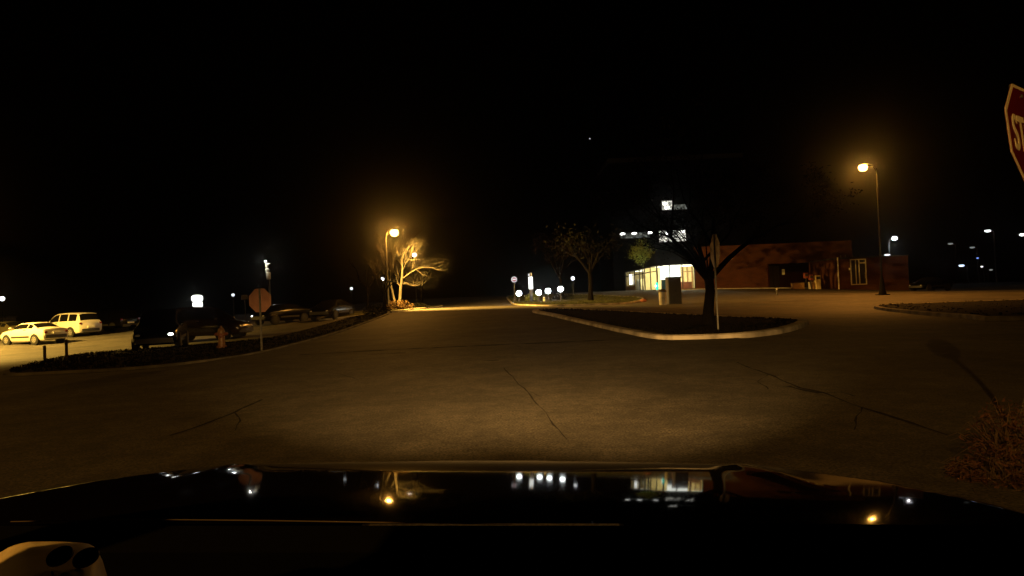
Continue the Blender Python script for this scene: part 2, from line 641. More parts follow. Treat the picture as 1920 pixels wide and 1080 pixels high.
def island(nm, outline, hgt, kerb_w, m, soil_rise=0.05, kerb_m='kerb_concrete'):
    """raised planted bed with a kerb; returns the polygon"""
    poly = smooth_closed(outline)
    area = sum(poly[i][0] * poly[(i + 1) % len(poly)][1] - poly[(i + 1) % len(poly)][0] * poly[i][1] for i in range(len(poly)))
    if area < 0:
        poly.reverse()
    n = len(poly)
    inner = []
    for i in range(n):
        a, b = Vector(poly[i - 1]), Vector(poly[(i + 1) % n])
        d = (b - a).normalized()
        nr = Vector((-d.y, d.x))
        inner.append((poly[i][0] + nr.x * kerb_w, poly[i][1] + nr.y * kerb_w))
    zo = HV(poly)
    zi = HV(inner)
    mb = MB()
    vs = []
    for i in range(n):
        o, q = Vector(poly[i]), Vector(inner[i])
        c = o.lerp(q, 0.15)
        vs += [(o.x, o.y, zo[i] - 0.1), (o.x, o.y, zo[i] + hgt - 0.03), (c.x, c.y, zo[i] + hgt), (q.x, q.y, zi[i] + hgt - 0.01), (q.x, q.y, zi[i] - 0.1)]
    fs = []
    for i in range(n):
        j = (i + 1) % n
        for k in range(4):
            fs.append((i * 5 + k, j * 5 + k, j * 5 + k + 1, i * 5 + k + 1))
    mb.add(vs, fs)
    kb = structure(mb.build('kerb', kerb_m))
    # bed: rings toward the centroid
    cx = sum(p[0] for p in inner) / n
    cy = sum(p[1] for p in inner) / n
    mb = MB()
    rings = []
    fr = [0, 0.06, 0.15, 0.3, 0.5, 0.7, 0.88]
    for t in fr:
        r = [(p[0] + (cx - p[0]) * t, p[1] + (cy - p[1]) * t) for p in inner]
        z = HV(r)
        rings.append([(a, b, float(c) + hgt - 0.025 + soil_rise * min(1, t * 4)) for (a, b), c in zip(r, z)])
    vs = sum(rings, [])
    vs.append((cx, cy, H(cx, cy) + hgt + soil_rise))
    fs = []
    for k in range(len(fr) - 1):
        for i in range(n):
            j = (i + 1) % n
            fs.append((k * n + i, k * n + j, (k + 1) * n + j, (k + 1) * n + i))
    k = len(fr) - 1
    for i in range(n):
        fs.append((k * n + i, k * n + (i + 1) % n, len(vs) - 1))
    mb.add(vs, fs)
    structure(mb.build(nm, m, smooth=True))
    return inner


def tufts(name, poly, n, h, m, label, dz, spread=0.06):
    mb = MB()
    xa, xb = min(p[0] for p in poly), max(p[0] for p in poly)
    ya, yb = min(p[1] for p in poly), max(p[1] for p in poly)
    pts = []
    while len(pts) < n:
        x, y = random.uniform(xa, xb), random.uniform(ya, yb)
        if inside(x, y, poly):
            pts.append((x, y))
    z = HV(pts)
    for (x, y), zz in zip(pts, z):
        for k in range(4):
            a = random.uniform(0, 2 * PI)
            w = 0.012 + 0.02 * random.random()
            hh = h * random.uniform(0.4, 1.2)
            bx, by = x + random.uniform(-spread, spread), y + random.uniform(-spread, spread)
            dx, dy = math.cos(a), math.sin(a)
            lx, ly = random.uniform(-.6, .6) * hh, random.uniform(-.6, .6) * hh
            mb.add([(bx - w * dx, by - w * dy, zz + dz), (bx + w * dx, by + w * dy, zz + dz), (bx + lx, by + ly, zz + dz + hh)], [(0, 1, 2)])
    o = mb.build(name, m)
    return tag(o, label, 'grass', kind='stuff')


# median island with the tree, on the right of the road
isl = [hit(*p) for p in [(998, 586), (1040, 597), (1100, 611), (1170, 627), (1230, 638), (1300, 639), (1400, 634), (1480, 624), (1516, 609)]]
isl_w = [(p.x, p.y) for p in isl] + [(9.8, 22.8), (9.0, 25.5), (7.6, 29.5), (5, 33.5), (2.6, 36.0)]
poly_isl = island('median_island', isl_w, 0.15, 0.32, 'black_soil')
tufts('grass', poly_isl, 2600, 0.06, 'verge_grass', 'dark short grass on the kerbed island around the bare tree', 0.14)
# left verge
verge_w = [(-13.6, 17.0), (-18.3, 26.5), (-16, 28.5), (-11.5, 29.5), (-10.6, 44), (-8.4, 44), (-8.3, 31), (-8.05, 22), (-8.2, 18), (-9.1, 16.0), (-11, 15.7)]
poly_v = island('verge', verge_w, 0.07, 0.16, 'black_soil', 0.05, 'dark_kerb')
tufts('grass', poly_v, 3200, 0.065, 'verge_grass', 'dark rough grass of the roadside verge around the fire hydrant', 0.08)
# planted bed under the left lamp
bed_w = [(-13.5, 44.5), (-8.2, 44.5), (-7.4, 46.0), (-7.0, 52), (-6.8, 62), (-10, 62), (-14, 55)]
poly_b = island('planting_bed', bed_w, 0.12, 0.18, 'lawn_soil')
# lawn by the globe lamps
lawn_w = [(0.4, 53), (1.6, 43.5), (4.5, 42.5), (8.2, 45), (11.5, 58), (8, 72), (3, 80), (-0.5, 80), (-0.2, 64)]
poly_l = island('lawn', lawn_w, 0.12, 0.2, 'lawn_soil')
tufts('grass', poly_l, 5000, 0.08, 'grass_blade', 'green lawn lit by the white globe lamps', 0.12)
# dark island far right
rt = [hit(*p) for p in [(1642, 578), (1700, 588), (1800, 597), (1920, 602)]]
rt_w = [(p.x, p.y) for p in rt] + [(24, 19.2), (40, 20), (40, 29), (28, 30.5), (22, 32)]
poly_r = island('planting_island', rt_w, 0.14, 0.2, 'black_soil')
tufts('grass', poly_r, 1500, 0.05, 'leaf_black', 'black unlit grass on the kerbed island at the right edge', 0.14)

# pavement in front of the shops
pav = MB()
pts = [(16.0, 71.2), (20.7, 70.9), (28.8, 70.7), (33.0, 70.5)]
zz = [H(*p) for p in pts]
vs, fs = [], []
for (x, y), z in zip(pts, zz):
    vs += [(x, y, z - 0.2), (x, y, z + 0.12), (x, y + 6.0, z + 0.13)]
for i in range(len(pts) - 1):
    fs += [(3 * i, 3 * i + 3, 3 * i + 4, 3 * i + 1), (3 * i + 1, 3 * i + 4, 3 * i + 5, 3 * i + 2)]
pav.add(vs, fs)
structure(pav.build('pavement', 'concrete'))


# ------------------------------------------------------------------ trees
def grow(mb, p, d, r, ln, depth, up=0.08, spread=0.6, nside=6, tips=None, kids_n=(2, 3), shrink=0.72, seg=4, wob=0.16):
    pts, rad = [p.copy()], [r]
    q = p.copy()
    dd = d.normalized()
    for i in range(seg):
        dd = (dd + Vector((random.uniform(-1, 1), random.uniform(-1, 1), random.uniform(-1, 1))) * wob + Vector((0, 0, up))).normalized()
        q = q + dd * ln / seg
        pts.append(q.copy())
        rad.append(r * (1 - 0.4 * (i + 1) / seg))
    mb.tube(pts, rad, max(3, nside), cap=False)
    if tips is not None and depth <= 1:
        tips += pts[1:]
    if depth <= 0:
        return
    n = random.randint(*kids_n)
    for k in range(n):
        j = seg if k == 0 else random.randint(max(1, seg // 2), seg)
        v = Vector((random.uniform(-1, 1), random.uniform(-1, 1), random.uniform(-0.5, 0.9)))
        v = (dd + (v - dd * v.dot(dd)).normalized() * spread * random.uniform(0.6, 1.3)).normalized()
        grow(mb, pts[j], v, rad[j] * (0.8 if k == 0 else 0.62), ln * shrink * random.uniform(0.8, 1.15), depth - 1, up, spread, nside - 1, tips, kids_n, shrink, seg, wob)


def leaves(pts, per, size, spread):
    mb = MB()
    for p in pts:
        for _ in range(per):
            c = Vector(p) + Vector((random.gauss(0, spread), random.gauss(0, spread), random.gauss(0, spread)))
            a = Vector((random.uniform(-1, 1), random.uniform(-1, 1), random.uniform(-1, 1))).normalized()
            b = a.orthogonal().normalized()
            s = size * random.uniform(0.5, 1.3)
            b = Matrix.Rotation(random.uniform(0, 6.28), 3, a) @ b
            e = a.cross(b)
            mb.add([c - b * s, c + e * s * 0.45, c + b * s, c - e * s * 0.45], [(0, 1, 2, 3)])
    return mb


# pale bare tree beside the left street lamp
def tree_pale():
    base = onto(745, 566, 50)
    t = thing('bare_tree', 'pale two stemmed bare tree lit gold under the bright left street lamp', 'tree', base)
    s = 50 / 1200.0
    tr, br, tips = MB(), MB(), []
    q = lambda px, py, dy=0.0: Vector(((px - 745) * s, dy, (566 - py) * s))
    # two stems as the photo shows
    tr.tube([q(745, 570), q(750, 545), q(752, 524), q(755, 508), q(757, 490), q(757, 466)], [0.15, 0.12, 0.10, 0.085, 0.06, 0.03], 8)
    tr.tube([q(744, 568), q(740, 548), q(737, 530, -.1), q(734, 505, -.2)], [0.11, 0.085, 0.07, 0.04], 7)
    limbs = [([(753, 508), (768, 498), (782, 490), (800, 486), (822, 492)], 0.10, 0), ([(752, 516), (763, 514), (772, 520), (784, 520)], 0.08, 0.3),
             ([(756, 490), (764, 478), (770, 472), (784, 472)], 0.075, -0.3), ([(751, 520), (745, 508), (742, 498), (735, 490)], 0.08, .2),
             ([(782, 490), (790, 496), (797, 502)], 0.05, 0), ([(757, 480), (748, 470), (738, 462)], 0.06, .2), ([(757, 470), (762, 458), (776, 454)], 0.05, -.2),
             ([(738, 528), (725, 515), (712, 500), (704, 486), (694, 476)], 0.07, -.3), ([(735, 505), (722, 492), (712, 478), (700, 470)], 0.06, -.5), ([(734, 505), (738, 485), (744, 468)], 0.05, -.4),
             ([(750, 500), (742, 480), (735, 455), (728, 430)], 0.05, .6), ([(757, 466), (760, 440), (752, 415)], 0.05, .5), ([(757, 462), (770, 436), (786, 418)], 0.05, .7)]
    for pl, r, dy in limbs:
        pp = [q(a, b, dy * (i / (len(pl) - 1)) * 2) for i, (a, b) in enumerate(pl)]
        pp2 = []
        for a, b in zip(pp[:-1], pp[1:]):
            pp2 += [a, a.lerp(b, 0.5) + Vector((random.uniform(-.05, .05), random.uniform(-.08, .08), random.uniform(-.05, .05)))]
        pp2.append(pp[-1])
        n = len(pp2)
        r *= .45
        br.tube(pp2, [r * (1 - 0.7 * i / (n - 1)) for i in range(n)], 5, cap=False)
        for i in range(1, n):
            for _ in range(3):
                d = (pp2[i] - pp2[i - 1]).normalized() + Vector((random.uniform(-1, 1), random.uniform(-1, 1), random.uniform(-.4, 1)))
                grow(br, pp2[i], d, r * 0.12, random.uniform(.4, .8), 3, 0.05, 0.7, 3, None, (2, 3), 0.7, 3, 0.3)
    # fine upper twigs that close round the lamp
    for i in range(80):
        x0, y0 = random.uniform(712, 790), random.uniform(448, 488)
        x0 = 748 + (x0 - 748) * .8
        st_ = q(x0, y0, random.uniform(-1.6, .4))
        d = Vector(((x0 - 748) * .02 + random.uniform(-.4, .4), random.uniform(-.3, .3), 1.0))
        grow(br, st_, d, .008, random.uniform(.5, 1.0), 3, 0.02, .8, 3, None, (2, 3), .72, 3, .25)
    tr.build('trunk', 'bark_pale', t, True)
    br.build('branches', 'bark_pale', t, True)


tree_pale()


def bare_tree(name, label, base, height, m, lean=(0, 0), depth=5, leaf=None, per=1, lsize=0.05, lsp=0.12, r=0.16, spread=0.65, fork=0.3, kids_n=(2, 3), group=None):
    t = thing(name, label, 'tree', base, 0, group)
    tr, br, tips = MB(), MB(), []
    top = Vector((lean[0], lean[1], height * fork))
    tr.tube([Vector((0, 0, -0.15)), Vector((lean[0] * .1, 0, height * fork * .3)), top * 0.7 + Vector((0.05, 0, 0)), top], [r * 1.5, r, r * .9, r * .85], 9)
    tr.build('trunk', m, t, True)
    for k in range(4):
        a = k * 2 * PI / 4 + random.uniform(-.5, .5)
        grow(br, top - Vector((0, 0, random.uniform(0, .2))), Vector((math.cos(a) * spread, math.sin(a) * spread, 1)), r * .6, height * 0.26, depth - 1, 0.03, spread, 6, tips, kids_n, 0.74, 4, 0.16)
    br.build('branches', m, t, True)
    if leaf:
        leaves(tips, per, lsize, lsp).build('crown', leaf, t)
    return t


# black island tree in front of the shop
random.seed(21)
p = onto(1329, 606, 20.5)
p.z += 0.14
it = bare_tree('island_tree', 'black budding tree in silhouette on the kerbed island in front of the shop', p, 7.2, 'bark_dark', (0.1, 0.1), 6, 'leaf_dark', 4, 0.055, 0.14, 0.17, 0.8, 0.22, (2, 3))
# denser budding twigs on the left side of its crown
_tw, _tips = MB(), []
for i in range(26):
    g_ = at(random.uniform(1160, 1305), random.uniform(366, 458), 20.5 + random.uniform(-1, 1)) - p
    m0 = Vector((.05, 0, 1.5))
    m1 = m0.lerp(g_, .5) + Vector((random.uniform(-.2, .2), random.uniform(-.2, .2), .25))
    _tw.tube([m0, m0.lerp(m1, .5) + Vector((0, 0, .1)), m1, g_], [.03, .02, .012, .005], 5, False)
    for k in range(3):
        grow(_tw, m1.lerp(g_, random.random()), Vector((random.uniform(-1, 1), random.uniform(-1, 1), random.uniform(-.3, 1))), .007, random.uniform(.35, .6), 2, .03, .7, 3, _tips, (2, 3), .7, 3, .25)
_tw.build('twigs', 'bark_dark', it)
leaves(_tips, 1, .04, .06).build('buds', 'leaf_dark', it)
# dim brown trees behind the globe lamps
bare_tree('roadside_tree', 'dim brown tree rising behind the narrow lit sign and globe lamps', onto(1055, 566, 70), 8.0, 'bark_brown', (-.2, 0), 4, 'leaf_brown', 2, 0.16, 0.45, 0.18, 0.7, 0.3)
bare_tree('roadside_tree', 'dark tree with a straight trunk right of the globe lamps', onto(1108, 568, 54), 7.5, 'bark_dark', (0, 0), 4, 'leaf_dark', 2, 0.14, 0.4, 0.2, 0.7, 0.34)
# leafy tree lit by the spot added at the shop corner
bare_tree('leafy_tree', 'small green leafy tree lit by a spot added at the shop corner', onto(1206, 548, 74), 5.2, 'bark_brown', (0, 0), 3, 'leaf_green', 14, 0.10, 0.28, 0.06, 0.42, 0.5)
# dark background trees left
for px, py, Z, h, lb in [(690, 575, 58, 5.0, 'dark slim tree standing left of the lamp lit tree'), (722, 580, 45, 3.8, 'dark slim trunk just in front of the left street lamp pole'),
                         (790, 562, 62, 4.2, 'dim small bare tree right of the lamp lit tree')]:
    bare_tree('bare_tree', lb, onto(px, py, Z), h, 'bark_brown', (0, 0), 4, None, r=0.13, fork=.4)


def shrub(label, base, rx, ry, h, leaf, n=900, size=0.07, name='shrub', group=None):
    t = thing(name, label, 'shrub', base, 0, group)
    st = MB()
    pts = []
    for i in range(9):
        a = random.uniform(0, 6.28)
        e = Vector((math.cos(a) * rx * .7, math.sin(a) * ry * .7, h * random.uniform(.55, .95)))
        st.tube([Vector((0, 0, -.05)), e * .5 + Vector((0, 0, .05)), e], [0.03, 0.02, 0.008], 4, False)
    while len(pts) < n:
        v = Vector((random.uniform(-1, 1), random.uniform(-1, 1), random.uniform(0, 1)))
        k = 1 + 0.25 * math.sin(v.x * 7 + base.x) * math.cos(v.y * 6)
        if 0.35 < v.length < k:
            pts.append(Vector((v.x * rx, v.y * ry, v.z * h)))
    st.build('stems', 'bark_brown', t)
    leaves(pts, 1, size, 0.03).build('foliage', leaf, t)
    return t


shrub('golden lit shrub at the foot of the pale bare tree', onto(747, 583, 46.5), 1.1, .8, .8, 'leaf_shrub', 1600, 0.07)
shrub('low dark shrub beside the lit shrub and the kerb', onto(784, 576, 52), .9, .7, .5, 'leaf_dark', 900)
shrub('dark round shrub under the slim dark trunk left of the lamp', onto(708, 590, 44), 1.0, .8, .7, 'leaf_dark', 900)
shrub('dark shrub behind the rightmost white globe lamp', onto(1054, 566, 63), 1.2, .8, .9, 'leaf_dark', 900)
shrub('green shrub at the foot of the narrow lit sign', onto(997, 563, 66), .7, .6, .9, 'leaf_green', 900)

# dry grass clump by the near stop sign
def dry_clump():
    base = Vector((3.2, 4.2, H(3.2, 4.2)))
    t = thing('dry_shrub', 'low dry reddish brown shrub at the foot of the near stop sign', 'shrub', base)
    clumps = [(Vector((-.18, -.12, .14)), .2), (Vector((.05, .1, .26)), .24), (Vector((.3, -.05, .3)), .26), (Vector((.2, .2, .36)), .22), (Vector((-.02, -.25, .1)), .18), (Vector((-.3, .02, .07)), .12)]
    lf, st = MB(), MB()
    for c, r in clumps:
        for i in range(520):
            v = Vector((random.gauss(0, 1), random.gauss(0, 1), random.gauss(0, 1))).normalized() * r * random.uniform(.55, 1.12)
            p = c + v
            if p.z < 0:
                p.z = random.uniform(0, .03)
            a = Vector((random.uniform(-1, 1), random.uniform(-1, 1), random.uniform(-1, 1))).normalized()
            e = a.orthogonal().normalized() * random.uniform(.003, .008)
            ln = random.uniform(.012, .035)
            lf.add([p - a * ln, p + e, p + a * ln, p - e], [(0, 1, 2, 3)])
        for i in range(26):
            v = Vector((random.uniform(-1, 1), random.uniform(-1, 1), random.uniform(0, 1))).normalized()
            p0 = Vector((c.x * .6, c.y * .6, 0)) + Vector((random.uniform(-.06, .06), random.uniform(-.06, .06), 0))
            p2 = c + v * r * random.uniform(.8, 1.25)
            p1 = p0.lerp(p2, .5) + Vector((random.uniform(-.06, .06), random.uniform(-.06, .06), .06))
            p3 = p2 + Vector((v.x * .08, v.y * .08, -.05))
            st.tube([p0, p1, p2, p3], [.004, .003, .002, .0008], 4, False)
    for q_ in (lf, st):
        q_.v = [(x * .92, y * .92, z * .86) for x, y, z in q_.v]
    lf.build('foliage', 'dry_grass', t)
    st.build('stems', 'dry_stem', t)
    mb = MB()
    for i in range(70):
        a = random.uniform(0, 6.28)
        r_ = random.uniform(.05, .5)
        p0 = Vector((.1 + math.cos(a) * r_, math.sin(a) * r_ * .8, .01))
        d = Vector((random.uniform(-1, 1), random.uniform(-1, 1), random.uniform(.2, .9))).normalized()
        mb.tube([p0, p0 + d * .12, p0 + d * .2 + Vector((d.x * .08, d.y * .08, -.03))], [.003, .002, .0006], 3, False)
    mb.build('dead_blades', 'dry_stem', t)


dry_clump()


# ------------------------------------------------------------------ street lamps
def cobra_lamp(label, base, height, arm, pole_m='steel_pole', r0=0.09, bell=0.0, power=0, head_r=0.26, spot=None, aim=None, glow='sodium_glow', blend=.5, col=None, glow_power=0):
    t = thing('street_lamp', label, 'street lamp', base)
    mb = MB()
    prof = [(r0 * 1.5 + bell, -0.2), (r0 * 1.5 + bell, 0.12), (r0 * 1.25 + bell * .75, 0.3), (r0 * 1.1 + bell * .35, 1.0), (r0 * 1.1, 1.35 if bell else 0.5), (r0 * .65, height - .1), (r0 * .5, height)]
    mb.lathe(prof, 12)
    if bell:
        mb.box(-r0 - bell - .12, -r0 - bell - .12, -.2, r0 + bell + .12, r0 + bell + .12, .06)
    mb.build('pole', pole_m, t, True)
    ax, ay, az = arm
    mb = MB()
    e = Vector((ax, ay, height + az))
    mb.tube([Vector((0, 0, height - .25)), Vector((ax * .3, ay * .3, height + az * .7)), e], [.035, .03, .03], 8)
    mb.build('arm', pole_m, t, True)
    d = Vector((ax, ay, 0)).normalized()
    ang = math.atan2(d.y, d.x)
    M = Matrix.Translation(e + d * .18) @ Matrix.Rotation(ang, 4, 'Z') @ Matrix.Diagonal((1.3, .9, 1, 1))
    hd = MB().lathe([(0.02, .14), (.12, .12), (.18, .05), (.19, 0.0), (.18, -.01)][::-1], 16, M).build('lamp_head', 'post_galv', t, True)
    M2 = Matrix.Translation(e + d * .18 + Vector((0, 0, -.015))) @ Matrix.Rotation(ang, 4, 'Z') @ Matrix.Diagonal((1.12, 1.0, 1, 1))
    prof = [(max(1e-3, head_r * math.sin(PI * (1 - k / 12))), head_r * (.12 - math.cos(PI * (1 - k / 12)) * 1.0) - head_r * .75) for k in range(13)]
    MB().lathe(prof, 16, M2).build('diffuser', glow, hd, True)
    if power:
        lamp('bulb', e + d * .18 + Vector((0, 0, -head_r * .75)), power, col or SODIUM, 0.1, t, spot, blend, aim)
        if glow_power:
            lamp('bulb_glow', e + d * .18 + Vector((0, 0, -head_r * .7)), glow_power, (1.0, .42, .06), 0.1, t)
    return t, e


LP = onto(729, 580, 47)
cobra_lamp('bright sodium street lamp above the pale bare tree on the left of the road', LP, 5.7, (.55, -.3, .25), 'grey_pole', .06, 0, 40000, .28, 116, (.95, .5, -1), blend=.5, col=(1.0, .53, .09), glow_power=1900)
RP = onto(1655, 553, 44)
_top = at(1632, 328, 44)
cobra_lamp('tall sodium street lamp with a wide dark base in front of the brick annex', RP, 8.75, (-.8, -.1, .25), 'black_pole', .06, .15, 5600, .27, 154, (-.1, .1, -1), 'sodium_right', .35, SODIUM_ORANGE, 900)
# lamps outside the frame that light the place
cobra_lamp('sodium street lamp just left of the view lighting the white cars', Vector((-34.5, 34, H(-34.5, 34))), 7.2, (.9, .2, .25), 'steel_pole', .09, 0, 34000, .3, 146, (.04, 0, -1), blend=.3, col=SODIUM_YELLOW, glow_power=900)
cobra_lamp('sodium street lamp behind the black car', Vector((-7.5, -13.5, H(-7.5, -13.5))), 8.0, (1.0, .4, .3), 'steel_pole', .09, 0, 7600, .3, 160, (0, 0, -1), blend=.12)

# second whitish lamp in the branches, small far lamps
def post_lamp(label, px, py, pyb, Z, r, glow, name='post_lamp', m='dark_pole', group=None):
    hd = at(px, py, Z)
    b = Vector((hd.x, hd.y, H(hd.x, hd.y)))
    t = thing(name, label, 'lamp', b, 0, group)
    h = hd.z - b.z
    MB().lathe([(.07, -.1), (.07, .2), (.045, .3), (.035, max(.4, h - r * 1.2)), (.06, max(.45, h - r * .95))], 8).build('pole', m, t, True)
    MB().ball(Vector((0, 0, h)), r, 14).build('globe', glow, t, True)
    MB().lathe([(r * .45, h + r * .86), (r * .4, h + r * 1.05), (.01, h + r * 1.25)], 10).build('cap', m, t, True)
    return t


post_lamp('white globe lamp seen through the right branches of the pale bare tree', 777, 478, 0, 75, .26, 'white_lamp')
post_lamp('small white globe lamp left of the street lamp pole and dark trunk', 717, 523, 0, 70, .19, 'white_lamp')
post_lamp('small white lamp above the dark cars left of the planting bed', 659, 541, 0, 90, .2, 'white_lamp_dim')
post_lamp('small white lamp just right of the globe lamps by a dark trunk', 1074, 522, 0, 78, .22, 'white_lamp')
post_lamp('tiny white lamp left of the back of the stop sign', 437, 553, 0, 90, .2, 'white_lamp_dim')
G = 'white globe lamps on the lawn'
for px, py, lb in [(973, 550, 'leftmost white globe lamp on the lawn under the round red sign'), (1010, 548.5, 'white globe lamp just right of the narrow lit sign'),
                   (1027.5, 545.5, 'white globe lamp beside the short white bollard'), (1051, 542, 'rightmost white globe lamp by the dark shrub')]:
    post_lamp(lb, px, py, 0, 62, .27, 'globe_glow', 'globe_lamp', group=G)


def wall_lamp_far(label, px, py, Z, r, glow, w=1.0, arm=True):
    """far cobra lamp: pole, arm and flat glowing head"""
    hd = at(px, py, Z)
    b = Vector((hd.x + .9, hd.y, H(hd.x, hd.y)))
    t = thing('far_lamp', label, 'street lamp', b, 0, 'far lamps beyond the right hand lot')
    h = hd.z - b.z
    MB().tube([(0, 0, -.2), (0, 0, h - .4), (-.15, 0, h - .05), (-.5, 0, h + .1)], [.1, .07, .05, .04], 8).build('pole', 'dark_pole', t, True)
    MB().lathe([(.02, .13), (r * .7, .1), (r * 1.05, 0)][::-1], 12, Matrix.Translation((-.9, 0, h + .12)) @ Matrix.Diagonal((w, .8, 1, 1))).build('lamp_head', 'dark_pole', t, True)
    MB().ball(Vector((-.9, 0, h)), r, 12, .55, Matrix.Diagonal((w, .8, 1, 1))).build('diffuser', glow, t, True)
    return t


for px, py, Z, r, g, w, lb in [(1852, 433, 95, .3, 'white_lamp', 1.5, 'white flat lamp high on a far pole near the right edge'),
                               (1917, 440, 85, .32, 'white_lamp', 1.1, 'white lamp cut by the right edge of the view'),
                               (1782, 457, 120, .3, 'far_grey_lamp', 1.6, 'faint grey lamp left of the blue white lamp far right'),
                               (1823, 464, 120, .3, 'far_grey_lamp', 1.6, 'faint grey lamp above the tiny blue lamp far right'),
                               (1803, 498, 100, .28, 'bluewhite_lamp', 1.5, 'blue white lamp low in the dark far right'),
                               (1833, 484, 100, .17, 'blue_lamp', 1.0, 'tiny blue lamp in the dark far right'),
                               (1841, 500, 100, .2, 'white_lamp_dim', .9, 'small white lamp right of the blue white lamp'),
                               (1858, 506, 100, .2, 'far_grey_lamp', 1.4, 'faintest lowest lamp of those far right')]:
    wall_lamp_far(lb, px, py, Z, r, g, w)

# double headed pole above the annex
hd = at(1677, 447, 85)
b = Vector((at(1667, 480, 85).x, hd.y, H(hd.x, hd.y)))
t = thing('twin_lamp', 'white pole lamp with a second lower lamp rising behind the brick annex', 'street lamp', b)
h = hd.z - b.z
h2 = at(1663, 478, 85).z - b.z
MB().tube([(0, 0, -.2), (0, 0, h - .6), (.2, 0, h - .1), (.55, 0, h + .1)], [.11, .08, .06, .05], 8).build('pole', 'post_galv', t, True)
MB().ball(Vector((hd.x - b.x, 0, h)), .36, 14, .75).build('globe', 'white_lamp', t, True)
MB().ball(Vector((-.25, 0, h2)), .26, 12, .45, Matrix.Diagonal((1.6, .8, 1, 1))).build('floodlight', 'white_lamp_dim', t, True)
MB().tube([(0, 0, h2 - .3), (-.1, 0, h2 - .3), (-.25, 0, h2 - .12)], .04, 6).build('bracket', 'post_galv', t)
lamp('bulb', (hd.x - b.x - .3, -.3, h - .9), 60, (1, 1, 1), .1, t)

# far left edge lamp with lit wall
hd = at(5, 560, 75)
post_lamp('white lamp at the left edge above the parked cars', 4, 560, 0, 75, .27, 'white_lamp')
b = Vector((at(2, 590, 78).x, at(2, 590, 78).y, 0))
b.z = H(b.x, b.y)
t = thing('kiosk', 'small dim kiosk at the left edge behind the parked cars', 'kiosk', b)
MB().box(-1.2, 0, -.2, .6, 1.6, 2.1, .04).build('wall', 'store_shelf', t)
MB().box(-1.35, -.15, 2.1, .75, 1.75, 2.25, .03).build('roof', 'wood_post', t)
MB().box(-.5, -.03, .1, .2, -.003, 1.9).build('door', 'frame_dark', t)

# tall utility pole with lamp lit top
Z = 80
b = onto(507, 600, Z)
t = thing('utility_pole', 'tall pole with its lamp lit top and transformer above the stop sign back', 'utility pole', b)
hd = at(498, 490, Z)
s = Z / 1200.0
h = hd.z - b.z
loc = lambda px, py, dy=0.0: Vector((at(px, py, Z).x - b.x, dy, at(px, py, Z).z - b.z))
MB().tube([Vector((0, 0, -.3)), loc(506, 560), loc(504.5, 530), loc(501, 494)], [.17, .15, .13, .1], 10).build('pole', 'post_galv', t, True)
MB().box(*(loc(497, 495.5, -.1)), *(loc(506, 493, .1))).build('cross_arm', 'sign_white', t)
MB().tube([loc(500, 501, -.16), loc(501, 495, -.16)], [.14, .2], 8).build('insulator', 'sign_white', t, True)
MB().ball(loc(502.5, 507, -.3), .27, 12, 1.1).build('junction_box', 'paper_white', t, True)
c = loc(505, 517, -.35)
MB().lathe([(.05, -.47), (.26, -.45), (.28, -.4), (.28, .38), (.25, .45), (.05, .47)], 14, Matrix.Translation(c)).build('transformer', 'sign_white', t, True)
MB().ball(loc(498, 490, -.15), .15, 12, .8).build('lamp_globe', 'white_lamp', t, True)
lamp('bulb', loc(496.5, 493, -1.0), 75, (1, .95, .8), .08, t)

# two-lobed bright sign
Z = 48
b = onto(369, 625, Z)
t = thing('lit_sign', 'bright white two lobed lit sign above the dark parked cars', 'sign', b)
s = Z / 1200.0
c1 = at(369.5, 559.5, Z) - b
c2 = at(370.5, 571, Z) - b


def pad(c, w, h, d, n=10):
    """rounded box shaped panel (superellipse)"""
    out = []
    for k in range(28):
        a = 2 * PI * k / 28
        ca, sa = math.cos(a), math.sin(a)
        out.append((c.x + w / 2 * math.copysign(abs(ca) ** (2 / 2.5), ca), c.z + h / 2 * math.copysign(abs(sa) ** (2 / 2.5), sa)))
    return MB().prism(out, d, Matrix.Translation((0, c.y - d / 2, 0)))


pad(c1, 19 * s, 13 * s, .25).build('upper_panel', 'pylon_sign', t)
pad(c2, 16 * s, 15 * s, .25).build('lower_panel', 'pylon_sign', t)
MB().tube([Vector((c2.x, .2, -.2)), Vector((c2.x, .2, c2.z)), Vector((c1.x, .2, c1.z))], .06, 8).build('post', 'dark_pole', t)
lamp('glow_spill', (c2.x, -.5, c2.z), 20, (1, 1, .95), .2, t)

# little grey sign left of stop back
b = onto(460, 600, 60)
t = thing('small_sign', 'small faint grey sign left of the stop sign back', 'sign', b)
z = at(460, 557, 60).z - b.z
MB().box(-.3, -.02, z - .22, .3, .02, z + .22).build('panel', 'cabinet_grey', t)
MB().tube([(0, .05, -.2), (0, .05, z + .1)], .03, 6).build('post', 'dark_pole', t)

# round red and white reflective sign, headlight shine put in as emission
Z = 60
c = at(964, 524, Z)
b = Vector((c.x, c.y, H(c.x, c.y)))
t = thing('round_sign', 'round red and white no entry sign with added glow for headlight shine over the lawn edge', 'road sign', b)
z = c.z - b.z
Mx = Matrix.Translation((0, 0, z)) @ Matrix.Rotation(R(90), 4, 'X')
MB().lathe([(.265, -.03), (.265, .02)], 28, Mx).build('rim', 'sign_glow_white', t)
MB().lathe([(.2, .02), (.2, .032)], 28, Mx).build('sign_face', 'sign_glow_red', t)
MB().box(-.17, -.045, z - .062, .17, -.034, z + .075).build('bar', 'sign_glow_white', t)
MB().tube([(0, .07, -.2), (0, .07, z + .2)], .035, 8).build('post', 'dark_pole', t)

